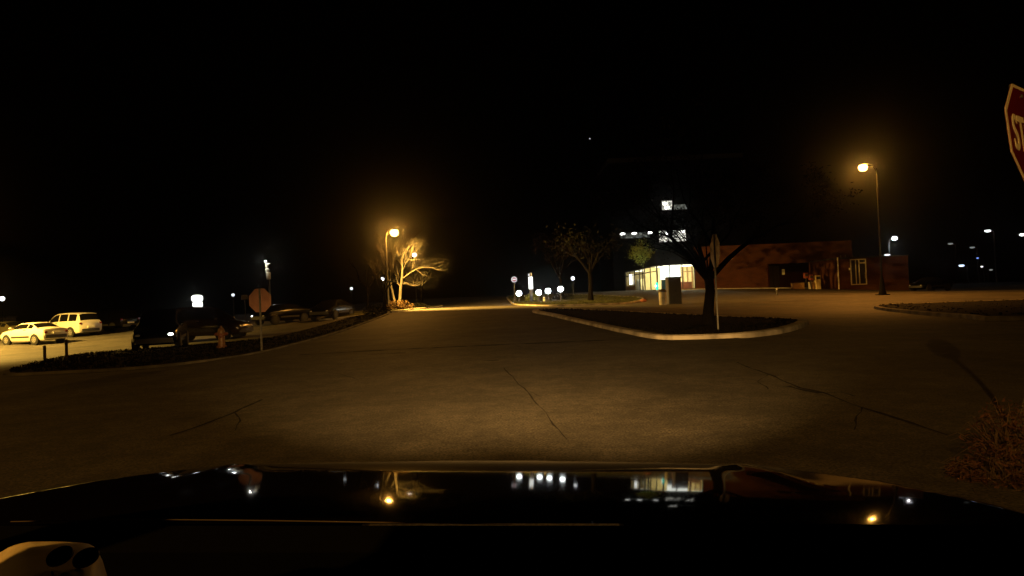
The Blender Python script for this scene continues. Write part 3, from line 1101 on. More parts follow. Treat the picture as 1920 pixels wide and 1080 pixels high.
# narrow lit pylon sign
Z = 64
c = at(995, 529.5, Z)
b = Vector((c.x, c.y, H(c.x, c.y)))
t = thing('pylon_sign', 'tall narrow white lit sign standing among the globe lamps', 'sign', b)
s = Z / 1200
z = c.z - b.z
MB().box(-3.8 * s, -.15, z - 12.5 * s, 3.8 * s, .15, z + 10.5 * s, .03).build('lit_panel', 'pylon_sign', t)
MB().box(-3 * s, -.1, -.1, 3 * s, .1, z - 12.5 * s, .02).build('base', 'bin_dark', t)
MB().box(-4 * s, -.06, z + 12.2 * s, -1.2 * s, .06, z + 16.5 * s).build('top_panel', 'sign_glow_white', t)
MB().box(1 * s, -.05, z + 12.2 * s, 2.6 * s, .05, z + 18 * s).build('finial', 'paper_white', t)
MB().box(-4.2 * s, -.08, z + 10.5 * s, 4.2 * s, .08, z + 12.2 * s).build('top_rail', 'bin_dark', t)

# bollards
def bollard(label, base, h, r, m, name='bollard', group=None):
    t = thing(name, label, 'bollard', base, 0, group)
    MB().lathe([(r * 1.05, -.15), (r, .02), (r, h - r * .7), (r * .8, h - r * .25), (r * .3, h)], 12).build('post', m, t, True)
    MB().lathe([(r * 1.06, h * .72), (r * 1.06, h * .82)], 12).build('band', 'bin_dark' if m != 'bin_dark' else 'paper_white', t, True)
    return t


bollard('short white bollard on the lawn between two globe lamps', onto(1020.5, 566, 61), .55, .11, 'paper_white')
bollard('short wooden post at the verge corner in front of the white coupe', onto(84, 668, 23.5), .58, .05, 'wood_post', 'wooden_post', 'posts at the verge corner')
bollard('taller wooden post at the verge in front of the white minivan', onto(125, 665, 24), .75, .05, 'wood_post', 'wooden_post', 'posts at the verge corner')
bollard('thin dark post in the lot before the glass entrance doors', onto(1457, 553, 50), .65, .06, 'bin_dark')

# hydrant
b = onto(416, 656, 23)
b.z += .08
t = thing('fire_hydrant', 'orange fire hydrant on the dark verge beside the stop sign back', 'fire hydrant', b)
bd = MB().lathe([(.17, -.1), (.17, .05), (.13, .07), (.12, .1), (.115, .42), (.15, .44), (.15, .48), (.12, .5), (.12, .6), (.1, .68), (.05, .73), (.035, .74), (.035, .79), (.01, .8)], 16).build('body', 'hydrant_paint', t, True)
for a, zc, r, ln in [(0, .5, .06, .2), (180, .5, .06, .2), (-70, .45, .085, .2)]:
    M = Matrix.Translation((0, 0, zc)) @ Matrix.Rotation(R(a), 4, 'Z') @ Matrix.Rotation(R(90), 4, 'Y')
    MB().lathe([(r * .8, .08), (r * .8, .14), (r, .145), (r, ln), (r * .4, ln + .02), (r * .3, ln + .05)], 12, M).build('nozzle_cap', 'hydrant_cap', t, True)
MB().lathe([(.152, .06), (.17, .062), (.17, .085), (.152, .09)], 16).build('flange', 'hydrant_cap', t, True)


# ------------------------------------------------------------------ stop signs
def octagon(rad):
    return [(rad * math.cos(R(22.5 + 45 * k)) / math.cos(R(22.5)), rad * math.sin(R(22.5 + 45 * k)) / math.cos(R(22.5))) for k in range(8)]


def text_mesh(txt, h, m, parent, name, M, width, bold=0.03):
    cu = bpy.data.curves.new(name, 'FONT')
    cu.body = txt
    cu.size = 1.0
    cu.align_x = 'CENTER'
    cu.offset = bold
    cu.extrude = 0.002
    o = bpy.data.objects.new(name + '_curve', cu)
    COL.objects.link(o)
    dg = bpy.context.evaluated_depsgraph_get()
    me = bpy.data.meshes.new_from_object(o.evaluated_get(dg))
    bpy.data.objects.remove(o)
    ys = [v.co.y for v in me.vertices]
    y0, y1 = min(ys), max(ys)
    k = h / (y1 - y0)
    xv = [v.co.x for v in me.vertices]
    xm, xscale = (min(xv) + max(xv)) / 2, width / (max(xv) - min(xv)) / k
    for v in me.vertices:
        v.co.x -= xm
        v.co = M @ Vector((v.co.x * k * xscale, v.co.z, (v.co.y - (y0 + y1) / 2) * k))
    me.materials.clear()
    me.materials.append(MATS[m])
    q = bpy.data.objects.new(name, me)
    COL.objects.link(q)
    q.parent = parent
    return q


def stop_sign(label, base, rz, zc, size, tilt=0.0, back='sign_back', bend=None, lean=0.0):
    """faces local -y"""
    t = thing('stop_sign', label, 'stop sign', base, rz)
    M = Matrix.Translation((0, 0, zc)) @ Matrix.Rotation(-lean, 4, 'X') @ Matrix.Rotation(tilt, 4, 'Y')
    rad = size / 2
    face = MB().prism(octagon(rad), .004, M @ Matrix.Translation((0, -.006, 0))).build('sign_plate', back, t)
    MB().prism(octagon(rad), .003, M @ Matrix.Translation((0, -.0095, 0))).build('border', 'sign_white', face)
    MB().prism(octagon(rad * .93), .002, M @ Matrix.Translation((0, -.0125, 0))).build('red_face', 'sign_red', face)
    text_mesh('STOP', rad * .72, 'sign_white', face, 'lettering', M @ Matrix.Translation((0, -.0145, 0)), rad * 1.52, .012)
    for z in (-rad * .72, rad * .8):
        MB().lathe([(.014, 0), (.014, .008), (.006, .012)], 10, M @ Matrix.Translation((0, -.0125, z)) @ Matrix.Rotation(R(90), 4, 'X')).build('bolt', 'post_galv', face)
    # U-channel post
    pts = bend or [(0, 0, -.1), (0, 0, zc + rad * 1.02)]
    mb = MB()
    prof = [(-.032, .0), (-.026, .0), (-.018, .028), (.018, .028), (.026, .0), (.032, .0), (.032, .004), (.022, .033), (-.022, .033), (-.032, .004)]
    vs, fs = [], []
    for x, yy, z in pts:
        vs += [(x + a, yy + b_ - .001, z) for a, b_ in prof]
    n = len(prof)
    for i in range(len(pts) - 1):
        for k in range(n):
            fs.append((i * n + k, i * n + (k + 1) % n, (i + 1) * n + (k + 1) % n, (i + 1) * n + k))
    fs += [tuple(range(n)), tuple(range((len(pts) - 1) * n, len(pts) * n))]
    mb.add(vs, fs).build('post', 'post_galv', t)
    return t


# near sign at the right edge
SZ = 4.75
NS = at(1921.5, 255.7, SZ)
bb = Vector((NS.x, NS.y, H(NS.x, NS.y)))
LEAN = R(4.2)


def _k(d, z):
    # d: sideways bow of the post seen from the road
    zc = NS.z - bb.z
    y = max(-.42, z - zc) * math.tan(LEAN) + .012
    return (d * .271, d * -.962 + y, z)


near_sign = stop_sign('red stop sign with white STOP lettering cut by the right edge', bb, R(35.9), NS.z - bb.z, .75, 0, lean=LEAN,
                      bend=[_k(-.17, -.1), _k(-.15, .08), _k(-.10, .3), _k(-.03, .6), _k(.02, .9), _k(.04, 1.3), _k(.03, 1.7), _k(.01, 1.95), _k(0, 2.1), _k(0, 2.775)])
# left sign, back to us
p = onto(491, 655, 21)
pz = at(490.5, 563, 21).z
p.z += .06
stop_sign('reddish brown back of a stop sign on the left verge', p, R(172), pz - p.z, .77)
# island sign, nearly edge on
p = onto(1347, 611, 18)
p.z += .14
pz = at(1346, 470, 18).z
stop_sign('stop sign turned nearly edge on beside the island tree', p, R(88), pz - p.z, .93, 0, 'sign_back_grey')


# ------------------------------------------------------------------ cars
class Body:
    def __init__(s, st):
        s.st = st

    def ring(s, x):
        st = s.st
        x = min(max(x, st[0][0]), st[-1][0])
        for a, b in zip(st[:-1], st[1:]):
            if a[0] <= x <= b[0]:
                t = (x - a[0]) / (b[0] - a[0])
                v = [p + (q - p) * t for p, q in zip(a, b)]
                break
        _, zl, zb, zt, wb, wt = v
        return [(0, zl), (wb * .9, zl), (wb * 1.0, zl + .12), (wb * 1.03, zl + (zb - zl) * .55), (wb * 1.0, zb - .05), (wb * .965, zb), (wt, zt - .045), (wt * .88, zt - .01), (0, zt + .015)]

    def P(s, x, row, off=0.0):
        r = s.ring(x)
        i = min(int(row), len(r) - 2)
        t = row - i
        y = r[i][0] + (r[i + 1][0] - r[i][0]) * t
        z = r[i][1] + (r[i + 1][1] - r[i][1]) * t
        dy, dz = r[i + 1][0] - r[i][0], r[i + 1][1] - r[i][1]
        l = math.hypot(dy, dz) or 1
        return Vector((x, y + off * dz / l, z - off * dy / l))

    def body(s):
        xs = []
        for a, b in zip(s.st[:-1], s.st[1:]):
            n = max(1, int((b[0] - a[0]) / .12))
            xs += [a[0] + (b[0] - a[0]) * k / n for k in range(n)]
        xs.append(s.st[-1][0])
        mb = MB()
        vs = []
        m = 9
        for x in xs:
            r = s.ring(x)
            full = [(y, z) for y, z in r] + [(-y, z) for y, z in r[-2:0:-1]]
            vs += [(x, y, z) for y, z in full]
        n = 2 * m - 2
        fs = []
        for i in range(len(xs) - 1):
            for k in range(n):
                fs.append((i * n + k, (i + 1) * n + k, (i + 1) * n + (k + 1) % n, i * n + (k + 1) % n))
        fs += [tuple(range(n)), tuple(range(len(xs) * n - 1, (len(xs) - 1) * n - 1, -1))]
        return mb.add(vs, fs)

    def patch(s, xa, xb, ra, rb, side, off=.006, n=6, cut=None):
        """window on the side surface; cut(x)->row limits"""
        mb = MB()
        vs = []
        for i in range(n + 1):
            x = xa + (xb - xa) * i / n
            a, b = (ra, rb) if cut is None else cut(x)
            for j in range(3):
                p = s.P(x, a + (b - a) * j / 2, off)
                vs.append((p.x, p.y * side, p.z))
        fs = []
        for i in range(n):
            for j in range(2):
                q = i * 3 + j
                f = (q, q + 3, q + 4, q + 1)
                fs.append(f if side > 0 else f[::-1])
        return mb.add(vs, fs)

    def screen(s, xa, xb, off=.008, n=5):
        mb = MB()
        vs = []
        rows = [6.1, 6.6, 7.2, 8.0]
        for i in range(n + 1):
            x = xa + (xb - xa) * i / n
            L = [s.P(x, r, off) for r in rows]
            full = L + [Vector((p.x, -p.y, p.z)) for p in L[-2::-1]]
            vs += [(p.x, p.y, p.z + off) for p in full]
        m = 7
        fs = [(i * m + j, (i + 1) * m + j, (i + 1) * m + j + 1, i * m + j + 1) for i in range(n) for j in range(m - 1)]
        return mb.add(vs, fs)


COUPE = dict(st=[(-2.06, .38, .74, .79, .70, .6), (-1.98, .27, .90, .95, .77, .68), (-1.5, .22, .95, 1.0, .81, .7), (-1.42, .22, .955, 1.02, .815, .7), (-.8, .2, .95, 1.31, .83, .6), (-.3, .2, .945, 1.365, .84, .61),
                 (.2, .2, .935, 1.35, .84, .61), (.42, .2, .93, 1.30, .84, .61), (1.08, .2, .9, .945, .83, .7), (1.65, .22, .80, .845, .8, .66), (1.95, .28, .67, .71, .74, .58), (2.06, .36, .56, .60, .64, .5)],
             wheels=(-1.27, 1.25), rw=.3, side=[(-1.0, -.6), (-.54, .74)], front=(.47, 1.02), rear=(-1.38, -.85), lamp_x=1.97, L=2.06)
VAN = dict(st=[(-2.3, .42, .95, 1.0, .78, .68), (-2.26, .32, 1.05, 1.12, .84, .74), (-2.02, .27, 1.06, 1.66, .86, .66), (-1.75, .25, 1.06, 1.72, .87, .67), (-.6, .25, 1.05, 1.76, .875, .68), (.2, .25, 1.03, 1.72, .875, .67),
               (.5, .25, 1.02, 1.64, .87, .66), (1.4, .25, .98, 1.03, .85, .72), (1.95, .27, .88, .92, .82, .68), (2.2, .32, .76, .80, .76, .6), (2.3, .4, .62, .66, .66, .5)],
           wheels=(-1.4, 1.42), rw=.34, side=[(-1.9, -1.1), (-1.0, -.15), (-.05, .95)], front=(.55, 1.32), rear=(-2.24, -2.04), lamp_x=2.2, L=2.3)


def make_car(label, base, rz, spec, paint, group, lit=None, bump='bumper_plastic'):
    t = thing('parked_car', label, 'car', base, rz, group)
    B = Body(spec['st'])
    body = B.body().build('body', paint, t, True)
    for side in (1, -1):
        for k, (a, b) in enumerate(spec['side']):
            B.patch(a, b, 5.14, 5.92, side).build('window', 'dark_glass', t, True)
        # door seam and lower moulding
        x0, x1 = spec['wheels'][0] + .45, spec['wheels'][1] - .45
        B.patch(x0, x1, 2.35, 2.75, side, .012).build('side_moulding', bump, t)
        hp = B.P(spec['side'][-1][0] + .14, 4.3, .012)
        MB().box(hp.x - .08, hp.y * side - .012, hp.z - .015, hp.x + .08, hp.y * side + .02, hp.z + .015).build('door_handle', bump, t)
        mp = B.P(spec['front'][1] - .22, 5.1, .08)
        MB().ball(Vector((mp.x, mp.y * side + .03 * side, mp.z + .05)), .085, 10, .75, Matrix.Diagonal((.6, 1.3, 1, 1))).build('mirror', paint, t, True)
    B.screen(*spec['front']).build('windshield', 'dark_glass', t, True)
    B.screen(*spec['rear']).build('rear_window', 'dark_glass', t, True)
    rw = spec['rw']
    for x in spec['wheels']:
        for side in (1, -1):
            y = B.P(x, 3.0)[1] * side
            M = Matrix.Translation((x, y - .09 * side, rw)) @ Matrix.Rotation(R(-90) * side, 4, 'X')
            MB().lathe([(rw + .055, -.05), (rw + .055, .108)], 24, M).build('wheel_arch', 'arch_black', t)
            ty = MB().lathe([(rw * .62, -.1), (rw * .95, -.1), (rw, -.07), (rw, .1), (rw * .95, .125), (rw * .64, .125)], 24, M).build('wheel', 'tyre', t, True)
            rim = MB().lathe([(rw * .63, .09), (rw * .63, .126), (rw * .56, .132), (rw * .52, .11)], 20, M)
            for k in range(6):
                a = k * PI / 3
                q = M @ Matrix.Rotation(a, 4, 'Z')
                c = [Vector((.03, -.03, .112)), Vector((rw * .56, -.05, .12)), Vector((rw * .56, .05, .12)), Vector((.03, .03, .112))]
                e = [v + Vector((0, 0, .014)) for v in c]
                rim.add([q @ v for v in c + e], [(4, 5, 6, 7), (0, 1, 5, 4), (2, 3, 7, 6), (1, 2, 6, 5)])
            rim.lathe([(.055, .1), (.055, .135), (.02, .142)], 12, M)
            rim.build('rim', 'wheel_metal' if paint == 'white_paint_car' else 'dark_wheel', ty, False)
    lx = spec['lamp_x']
    for side in (1, -1):
        p = B.P(lx, 4.6)
        o = MB().ball(Vector((lx + .01, p.y * .8 * side, p.z - .06)), .1, 12, .75, Matrix.Diagonal((.7, 1.25, 1, 1))).build('headlight', lit if lit and side == lit_side else 'lens_clear', t, True)
        p = B.P(-spec['L'] + .05, 4.4)
        MB().box(-spec['L'] - .012, p.y * side - .17 * (side > 0) - .0, p.z - .14, -spec['L'] + .1, p.y * side + .17 * (side < 0), p.z - .01, .01).build('tail_light', 'lens_red', t)
    L = spec['L']
    zb = .36
    for sx in (1, -1):
        mb = MB()
        out = []
        n = 8
        for k in range(n + 1):
            a = -PI / 2 + PI * k / n
            out.append((sx * (L - .1 + .16 * math.cos(a) ** .5 if math.cos(a) > 1e-6 else L - .1), .72 * math.sin(a)))
        vs = [(x, y, z) for z in (zb, zb + .2) for x, y in out]
        m = n + 1
        fs = [(k, k + 1, m + k + 1, m + k) for k in range(n)] + [tuple(range(m)), tuple(range(2 * m - 1, m - 1, -1))]
        mb.add(vs, fs).build('bumper', bump if paint != 'white_paint_car' else 'bumper_plastic', t, True)
    MB().box(-L - .075, -.26, .62, -L + .12, .26, .74).build('number_plate', 'paper_white', t)
    return t


lit_side = 1
CG = 'cars parked in the left hand lot'
# heading h: local +x. cars face left and away
make_car('white two door car parked nose left under the lamp', onto(64, 650, 41), R(161), COUPE, 'white_paint_car', CG)
make_car('white minivan parked behind the white two door car', onto(131, 641, 47.5), R(159), VAN, 'white_paint_car', CG)
make_car('dark minivan in shade beside the white minivan', onto(208, 636, 52.2), R(159), VAN, 'dark_paint_car', CG)
make_car('olive car half hidden behind the white two door car at the left edge', onto(12, 637, 47), R(162), COUPE, 'olive_paint_car', CG)
make_car('pale car cut by the left edge of the view', onto(-42, 637, 55), R(162), COUPE, 'white_paint_car', CG)
lit_side = 1
make_car('black minivan with a reflector glint made to glow left of the hydrant', onto(304, 660, 28.5), R(-68), VAN, 'dark_paint_car', CG, 'car_lamp')  # reflector glint put in as emission on one headlight
make_car('dark reddish minivan behind the fire hydrant under the lit sign', onto(385, 640, 33.5), R(-4), VAN, 'red_paint_car', CG)
lit_side = -1
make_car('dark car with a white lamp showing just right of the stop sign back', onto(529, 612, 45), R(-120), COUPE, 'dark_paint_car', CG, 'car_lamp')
make_car('black car parked before the planting bed left of the road', onto(624, 604, 45), R(-100), COUPE, 'dark_paint_car', CG)


# ------------------------------------------------------------------ the shop, brick building and tower
FY = 72.0
Z0 = at(1232, 545, FY).z + .02       # shop floor level
bx = at(1232, 520, FY).x             # shop corner
t = thing('shop_building', 'brick building with a brightly lit glass corner shop behind the island tree', 'building', Vector((bx, FY, Z0)))
SW = at(1304, 520, FY).x - bx        # width of the glass front
BW = at(1440, 520, FY).x - bx        # start of the entrance alcove
AW = at(1520, 520, FY).x - bx
EW = at(1600, 520, FY).x - bx
TOP = at(1238, 497, FY).z - Z0       # glass head
WT = at(1420, 458, FY).z - Z0        # parapet
LD = 21.0                            # depth of the side facade
w = MB()
w.box(SW, 0, -1.6, BW, .3, WT)                                   # brick front
w.box(BW, 0, at(1490, 493, FY).z - Z0, EW, .3, WT)              # over the entrance
w.box(BW, .3, -1.6, BW + .3, 5, WT - .003)
w.box(AW, 0, -1.6, EW, .3, at(1490, 493, FY).z - Z0 - .003)
w.box(BW + .3, 4.7, -1.6, EW, 5, WT - .4)
w.build('wall', 'brick', t)
w = MB()
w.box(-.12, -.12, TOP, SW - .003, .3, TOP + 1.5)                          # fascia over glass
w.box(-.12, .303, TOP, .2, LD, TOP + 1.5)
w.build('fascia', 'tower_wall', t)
MB().box(0.2, .303, TOP + .2, EW, LD, TOP + .45).build('roof', 'roof_felt', t)
MB().box(-.05, -.05, -1.6, SW - .003, LD, -.004).build('floor_slab', 'store_floor', t)
w = MB()
w.box(.2, 8.0, 0, 9, 8.2, TOP + .19)
w.box(8.8, .31, 0, 9, 7.9, TOP + .19)
w.build('inner_wall', 'store_cream', t)
MB().box(.02, .31, TOP + .004, 8.8, LD, TOP + .19).build('ceiling', 'paper_white', t)
MB().box(.3, LD - .2, 0, 9, LD, TOP).build('back_wall', 'store_cream', t)
# glass front frames and panes
def frames(x0, x1, n, horiz, axis, name_m='frame_dark', lo=.0):
    f = MB()
    for k in range(n + 1):
        c = x0 + (x1 - x0) * k / n
        if axis == 'x':
            f.box(c - .05, .02, lo, c + .05, .12, TOP)
        else:
            f.box(.0, c - .07, lo, .1, c + .07, TOP)
    for z in horiz:
        for k in range(n):
            a = x0 + (x1 - x0) * k / n
            b = x0 + (x1 - x0) * (k + 1) / n
            if axis == 'x':
                f.box(a + .05, .03, z - .04, b - .05, .11, z + .04)
            else:
                f.box(.01, a + .07, z - .05, .09, b - .07, z + .05)
    return f


fr = frames(.06, SW - .06, 3, (.04, TOP - .05), 'x').build('window_frame', 'frame_dark', t)
MB().box(.1, .06, .08, SW - .1, .07, TOP - .09).build('pane', 'clear_glass', fr)
fr = frames(.3, LD - 1, 6, (.04, 2.2, TOP - .05), 'y').build('window_frame', 'frame_dark', t)
MB().box(.05, .4, .08, .06, LD - 1.1, TOP - .09).build('pane', 'clear_glass', fr)
MB().box(-.03, LD * .62, 0.0, -.004, LD - 1, .75).build('sill_wall', 'wood_post', t)
# contents seen through the glass
px2x = lambda px, y=FY: at(px, 520, y).x - bx
py2z = lambda py, px=1260, y=FY: at(px, py, y).z - Z0
d = 1.2
x0, x1 = px2x(1239, FY + d), px2x(1275.5, FY + d)
MB().box(x0, d, py2z(523, y=FY + d), x1, d + .1, py2z(498.5, y=FY + d)).build('lit_board', 'store_board', t)
MB().box(px2x(1240, FY + 1), 1.0, py2z(545, y=FY + 1), px2x(1247, FY + 1), 1.15, py2z(523.5, y=FY + 1)).build('poster', 'poster_blue', t)
MB().box(px2x(1277, FY + 3), 3.0, 0, px2x(1297, FY + 3), 3.6, py2z(529.5, y=FY + 3), .03).build('counter', 'store_redbrown', t)
w = MB()
for a in (1281, 1289, 1298):
    w.box(px2x(a, FY + 7.9) - .06, 7.85, .05, px2x(a, FY + 7.9) + .06, 7.995, TOP)
w.box(px2x(1280, FY + 7.9), 7.88, TOP - .7, px2x(1300, FY + 7.9), 7.993, TOP - .58)
w.build('wall_trim', 'tan_wood', t)
for k in range(5):
    y = 1.5 + k * 4.2
    MB().box(1.2, y, TOP - .05, 6.5, y + .35, TOP + .002).build('ceiling_light', 'store_ceiling', t)
for y, m in [(10, 'store_redbrown'), (13.2, 'store_shelf'), (16.2, 'store_cream'), (18.6, 'paper_white')]:
    q = MB()
    q.box(1.4, y, 0, 4.2, y + .5, 1.7)
    for z in (.4, .8, 1.2):
        q.box(1.38, y + .51, z, 4.2, y + .75, z + .04)
    q.build('shelf_unit', m, t)
c = Vector((1.0, 8.9, py2z(515, y=FY + 8.9)))
q = MB()
q.box(c.x - .5, c.y, c.z - .12, c.x + .5, c.y + .08, c.z + .12)
q.box(c.x - .17, c.y + .001, c.z + .121, c.x + .17, c.y + .08, c.z + .3)
q.box(c.x - .17, c.y + .001, c.z - .3, c.x + .17, c.y + .08, c.z - .121)
q.build('cross_sign', 'store_board', t)
q = MB()
q.box(-.09, LD * .70, .95, -.075, LD * .72 + 1.3, 2.35)
q.build('window_poster', 'store_board', t)
w = MB()
for k in range(5):
    w.box(-.1, LD * .71 + .15, 1.1 + k * .24, -.092, LD * .72 + .9, 1.2 + k * .24)
w.build('poster_print', 'poster_blue', t)
cz = Vector((px2x(1230.5), -.16, py2z(535.5)))
q = MB()
pts = [Vector((cz.x + .13 * math.cos(a) * (1 if abs(math.cos(a)) < .8 else .85), cz.y, cz.z + .42 * math.sin(a))) for a in [2 * PI * k / 20 for k in range(21)]]
q.tube(pts, .05, 8, False)
q.tube([Vector((cz.x, cz.y, cz.z - .25)), Vector((cz.x, cz.y, cz.z + .25))], .05, 6)
q.build('neon_sign', 'neon_cyan', t, True)
MB().ball(Vector((px2x(1228), -.25, py2z(535))), .1, 10).build('small_lamp', 'white_lamp', t, True)
lamp('shop_light', (3.2, 4.5, TOP - .6), 1500, (1, .88, .55), .4, t)
lamp('shop_light', (3.2, 13.5, TOP - .6), 700, (1, .9, .65), .4, t)
lamp('added_tree_spot', (px2x(1228) - .1, -.4, py2z(535) + .1), 750, (.86, 1, .6), .06, t, 46, .8, (-1.0, 2.3, 2.9))  # spot added only to light the leafy tree
# entrance doors in the alcove
y = 1.2
fr = MB()
xa, xb = px2x(1439, FY + y), px2x(1461, FY + y)
zt = py2z(497, 1450, FY + y)
zb_ = py2z(541, 1450, FY + y)
for a in (xa + .02, (xa + xb) / 2, xb):
    fr.box(a - .05, y, zb_, a + .05, y + .1, zt)
fr.box(xa + .07, y + .01, zt - .1, xb - .05, y + .09, zt - .004)
dr = fr.build('door', 'frame_dark', t)
MB().box(xa + .08, y + .03, zb_ + .05, (xa + xb) / 2 - .06, y + .05, zt - .1).build('pane', 'cabinet_grey', dr)
MB().box((xa + xb) / 2 + .06, y + .03, zb_ + .05, xb - .06, y + .05, zt - .1).build('pane', 'cabinet_grey', dr)
MB().box(px2x(1467, FY + 1.3), 1.3, py2z(515, 1470), px2x(1472, FY + 1.3), 1.34, py2z(504, 1470)).build('notice', 'paper_white', t)
MB().box(BW + .32, .2, -1.3, AW - .003, 4.69, py2z(542.5, 1490) - .0).build('porch_floor', 'concrete', t)

# tower behind
TY = 95.0
tb = Vector((at(1225, 520, TY).x, TY, 1.5))
t = thing('tower_block', 'dark tower block with a few lit office windows above the corner shop', 'building', tb)
s = TY / 1200
X = lambda px: at(px, 500, TY).x - tb.x
Zt = lambda py, px=1260: at(px, py, TY).z - tb.z
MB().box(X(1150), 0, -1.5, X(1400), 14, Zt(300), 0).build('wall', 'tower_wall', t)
MB().box(X(1148), -.2, Zt(300) + .003, X(1402), 14.2, Zt(292), 0).build('roof', 'roof_felt', t)
for xa, xb, ya, yb, m, lamps in [(1238, 1289, 432, 453, 'office_window', [(1252, 437), (1282, 435.5)]), (1246, 1266, 376, 393, 'office_window', [(1252, 381), (1256, 389)]), (1267, 1294, 384, 393, 'office_window_dim', []),
                                 (1166, 1222, 433, 443, 'office_window_dim', [(1170, 434.5), (1192, 434.5), (1221, 434.5)])]:
    f = MB()
    x0, x1, z0, z1 = X(xa), X(xb), Zt(yb), Zt(ya)
    nn = max(2, int((x1 - x0) / 1.1))
    f.box(x0 - .08, -.06, z0 - .08, x1 + .08, -.003, z0)
    f.box(x0 - .08, -.06, z1, x1 + .08, -.003, z1 + .08)
    for k in range(nn + 1):
        c = x0 + (x1 - x0) * k / nn
        f.box(c - .04, -.058, z0 + .002, c + .04, -.004, z1 - .002)
    fo = f.build('window', 'frame_dark', t)
    MB().box(x0 + .041, -.035, z0 + .003, x1 - .041, -.005, z1 - .003).build('pane', m, fo)
    for a, b_ in lamps:
        MB().ball(Vector((X(a), -.045, Zt(b_))), .3, 12, .6, Matrix.Diagonal((1.3, .12, 1, 1))).build('ceiling_lamp', 'office_lamp', fo, True)
# far unlit windows
for r in range(5):
    for k in range(7):
        a = 1160 + k * 33
        y_ = 318 + r * 24
        if 1230 < a < 1300 and 360 < y_ < 460 or (y_ > 410 and a < 1235):
            continue
        MB().box(X(a), -.03, Zt(y_ + 12), X(a + 20), -.004, Zt(y_)).build('window', 'dark_glass', t)

# brick annex to the right
AY = 66.0
ax0 = at(1571, 520, AY).x
ax1 = at(1704, 520, AY).x
az = H((ax0 + ax1) / 2, AY)
zb_ = at(1640, 545, AY).z
t = thing('brick_annex', 'low brick annex with a white framed double door under the right street lamp', 'building', Vector((ax0, AY, az)))
X = lambda px: at(px, 520, AY).x - ax0
Zt = lambda py, px=1640: at(px, py, AY).z - az
DX0, DX1, DZ0, DZ1 = X(1595), X(1625), Zt(534, 1610), Zt(485.5, 1610)
tp = Zt(483, 1640)
w = MB()
w.box(0, 0, -1, DX0, .3, tp)
w.box(DX1, 0, -1, ax1 - ax0, .3, tp)
w.box(DX0, .001, -1, DX1, .3, DZ0)
w.box(DX0, .001, DZ1, DX1, .3, tp - .002)
w.box(0, .301, -1, .3, 6.3, tp)
w.box(ax1 - ax0 - .3, .301, -1, ax1 - ax0, 9, tp)
w.build('wall', 'brick', t)
MB().box(-.06, -.08, tp + .002, ax1 - ax0 + .06, 9, tp + .14).build('roof', 'roof_felt', t)
f = MB()
b_ = .1
for a in (DX0 + b_ / 2, X(1611.5), DX1 - b_ / 2):
    f.box(a - b_ / 2, -.05, DZ0, a + b_ / 2, .05, DZ1)
f.box(DX0 + b_, -.045, DZ1 - b_, DX1 - b_, .045, DZ1)
f.box(DX0 + b_, -.045, DZ0, DX1 - b_, .045, DZ0 + b_)
f.box(X(1611.5) + b_ / 2, -.04, Zt(494, 1618), DX1 - b_, .04, Zt(491.5, 1618))
f.box(X(1604.5), -.035, DZ0 + b_, X(1606), .035, DZ1 - b_)
dr = f.build('door', 'frame_white', t)
MB().box(DX0 + b_, .0, DZ0 + b_, DX1 - b_, .02, DZ1 - b_).build('pane', 'cabinet_grey', dr)
MB().box(X(1621.5), -.09, Zt(522, 1620), X(1622.5), -.051, Zt(510, 1620)).build('handle', 'frame_white', dr)
MB().tube([(X(1571.5), -.08, -.5), (X(1571.5), -.08, tp + .2)], .07, 8).build('downpipe', 'frame_white', t, True)
MB().box(X(1592), -.14, Zt(506.5, 1594), X(1595) - .03, -.003, Zt(502, 1594), .02).build('wall_lamp', 'frame_white', t)
for k, a in enumerate((1581, 1590, 1604, 1618)):
    MB().tube([(X(a), .3, tp + .14), (X(a), .3, tp + .42)], .06, 6).build('roof_vent', 'post_galv', t)

# things in the entrance
EY = 67.3
def ent(px, dy=0.0):
    q = at(px, 540, EY + dy)
    return Vector((q.x, q.y, H(q.x, q.y)))


b = ent(1533)
t = thing('newspaper_box', 'tall cream vending box by the right side of the dark entrance', 'vending box', b)
MB().box(-.27, -.25, -.25, .27, .25, 1.42, .04).build('cabinet', 'cream_metal', t)
MB().box(-.2, -.275, 1.02, .2, -.251, 1.3).build('window', 'bin_dark', t)
MB().box(-.2, -.27, .1, .2, -.252, .95).build('door', 'cream_metal', t)
MB().box(.13, -.3, .98, .18, -.276, 1.04).build('handle', 'chrome', t)
b = ent(1526.5, .2)
t = thing('low_box', 'small tan box beside the tall cream vending box', 'box', b)
MB().box(-.2, -.2, -.25, .2, .2, .72, .03).build('cabinet', 'tan_wood', t)
MB().box(-.22, -.22, .721, .22, .22, .77).build('lid', 'wood_post', t)
for px, h0, lb in [(1512, 1.15, 'left red newspaper box on a post in the dark entrance'), (1521, .95, 'right red newspaper box beside the tan box in the dark entrance')]:
    b = ent(px)
    t = thing('red_newspaper_box', lb, 'newspaper box', b, 0, 'red newspaper boxes')
    MB().box(-.2, -.2, h0, .2, .2, h0 + .55, .04).build('cabinet', 'red_metal', t)
    MB().box(-.15, -.222, h0 + .2, .15, -.203, h0 + .45).build('window', 'bin_dark', t)
    MB().tube([(0, 0, -.25), (0, 0, h0)], .05, 8).build('post', 'bin_dark', t)
b = ent(1518.5, -.5)
t = thing('folded_board', 'thin white folding board under the red newspaper boxes', 'board', b)
MB().prism([(-.12, -.25), (.14, -.25), (.03, .75), (-.1, .75)], .04, Matrix.Rotation(R(-6), 4, 'X')).build('front_panel', 'paper_white', t)
MB().prism([(-.1, -.25), (.12, -.25), (.03, .74), (-.1, .74)], .04, Matrix.Translation((0, .3, 0)) @ Matrix.Rotation(R(12), 4, 'X')).build('back_panel', 'bin_dark', t)
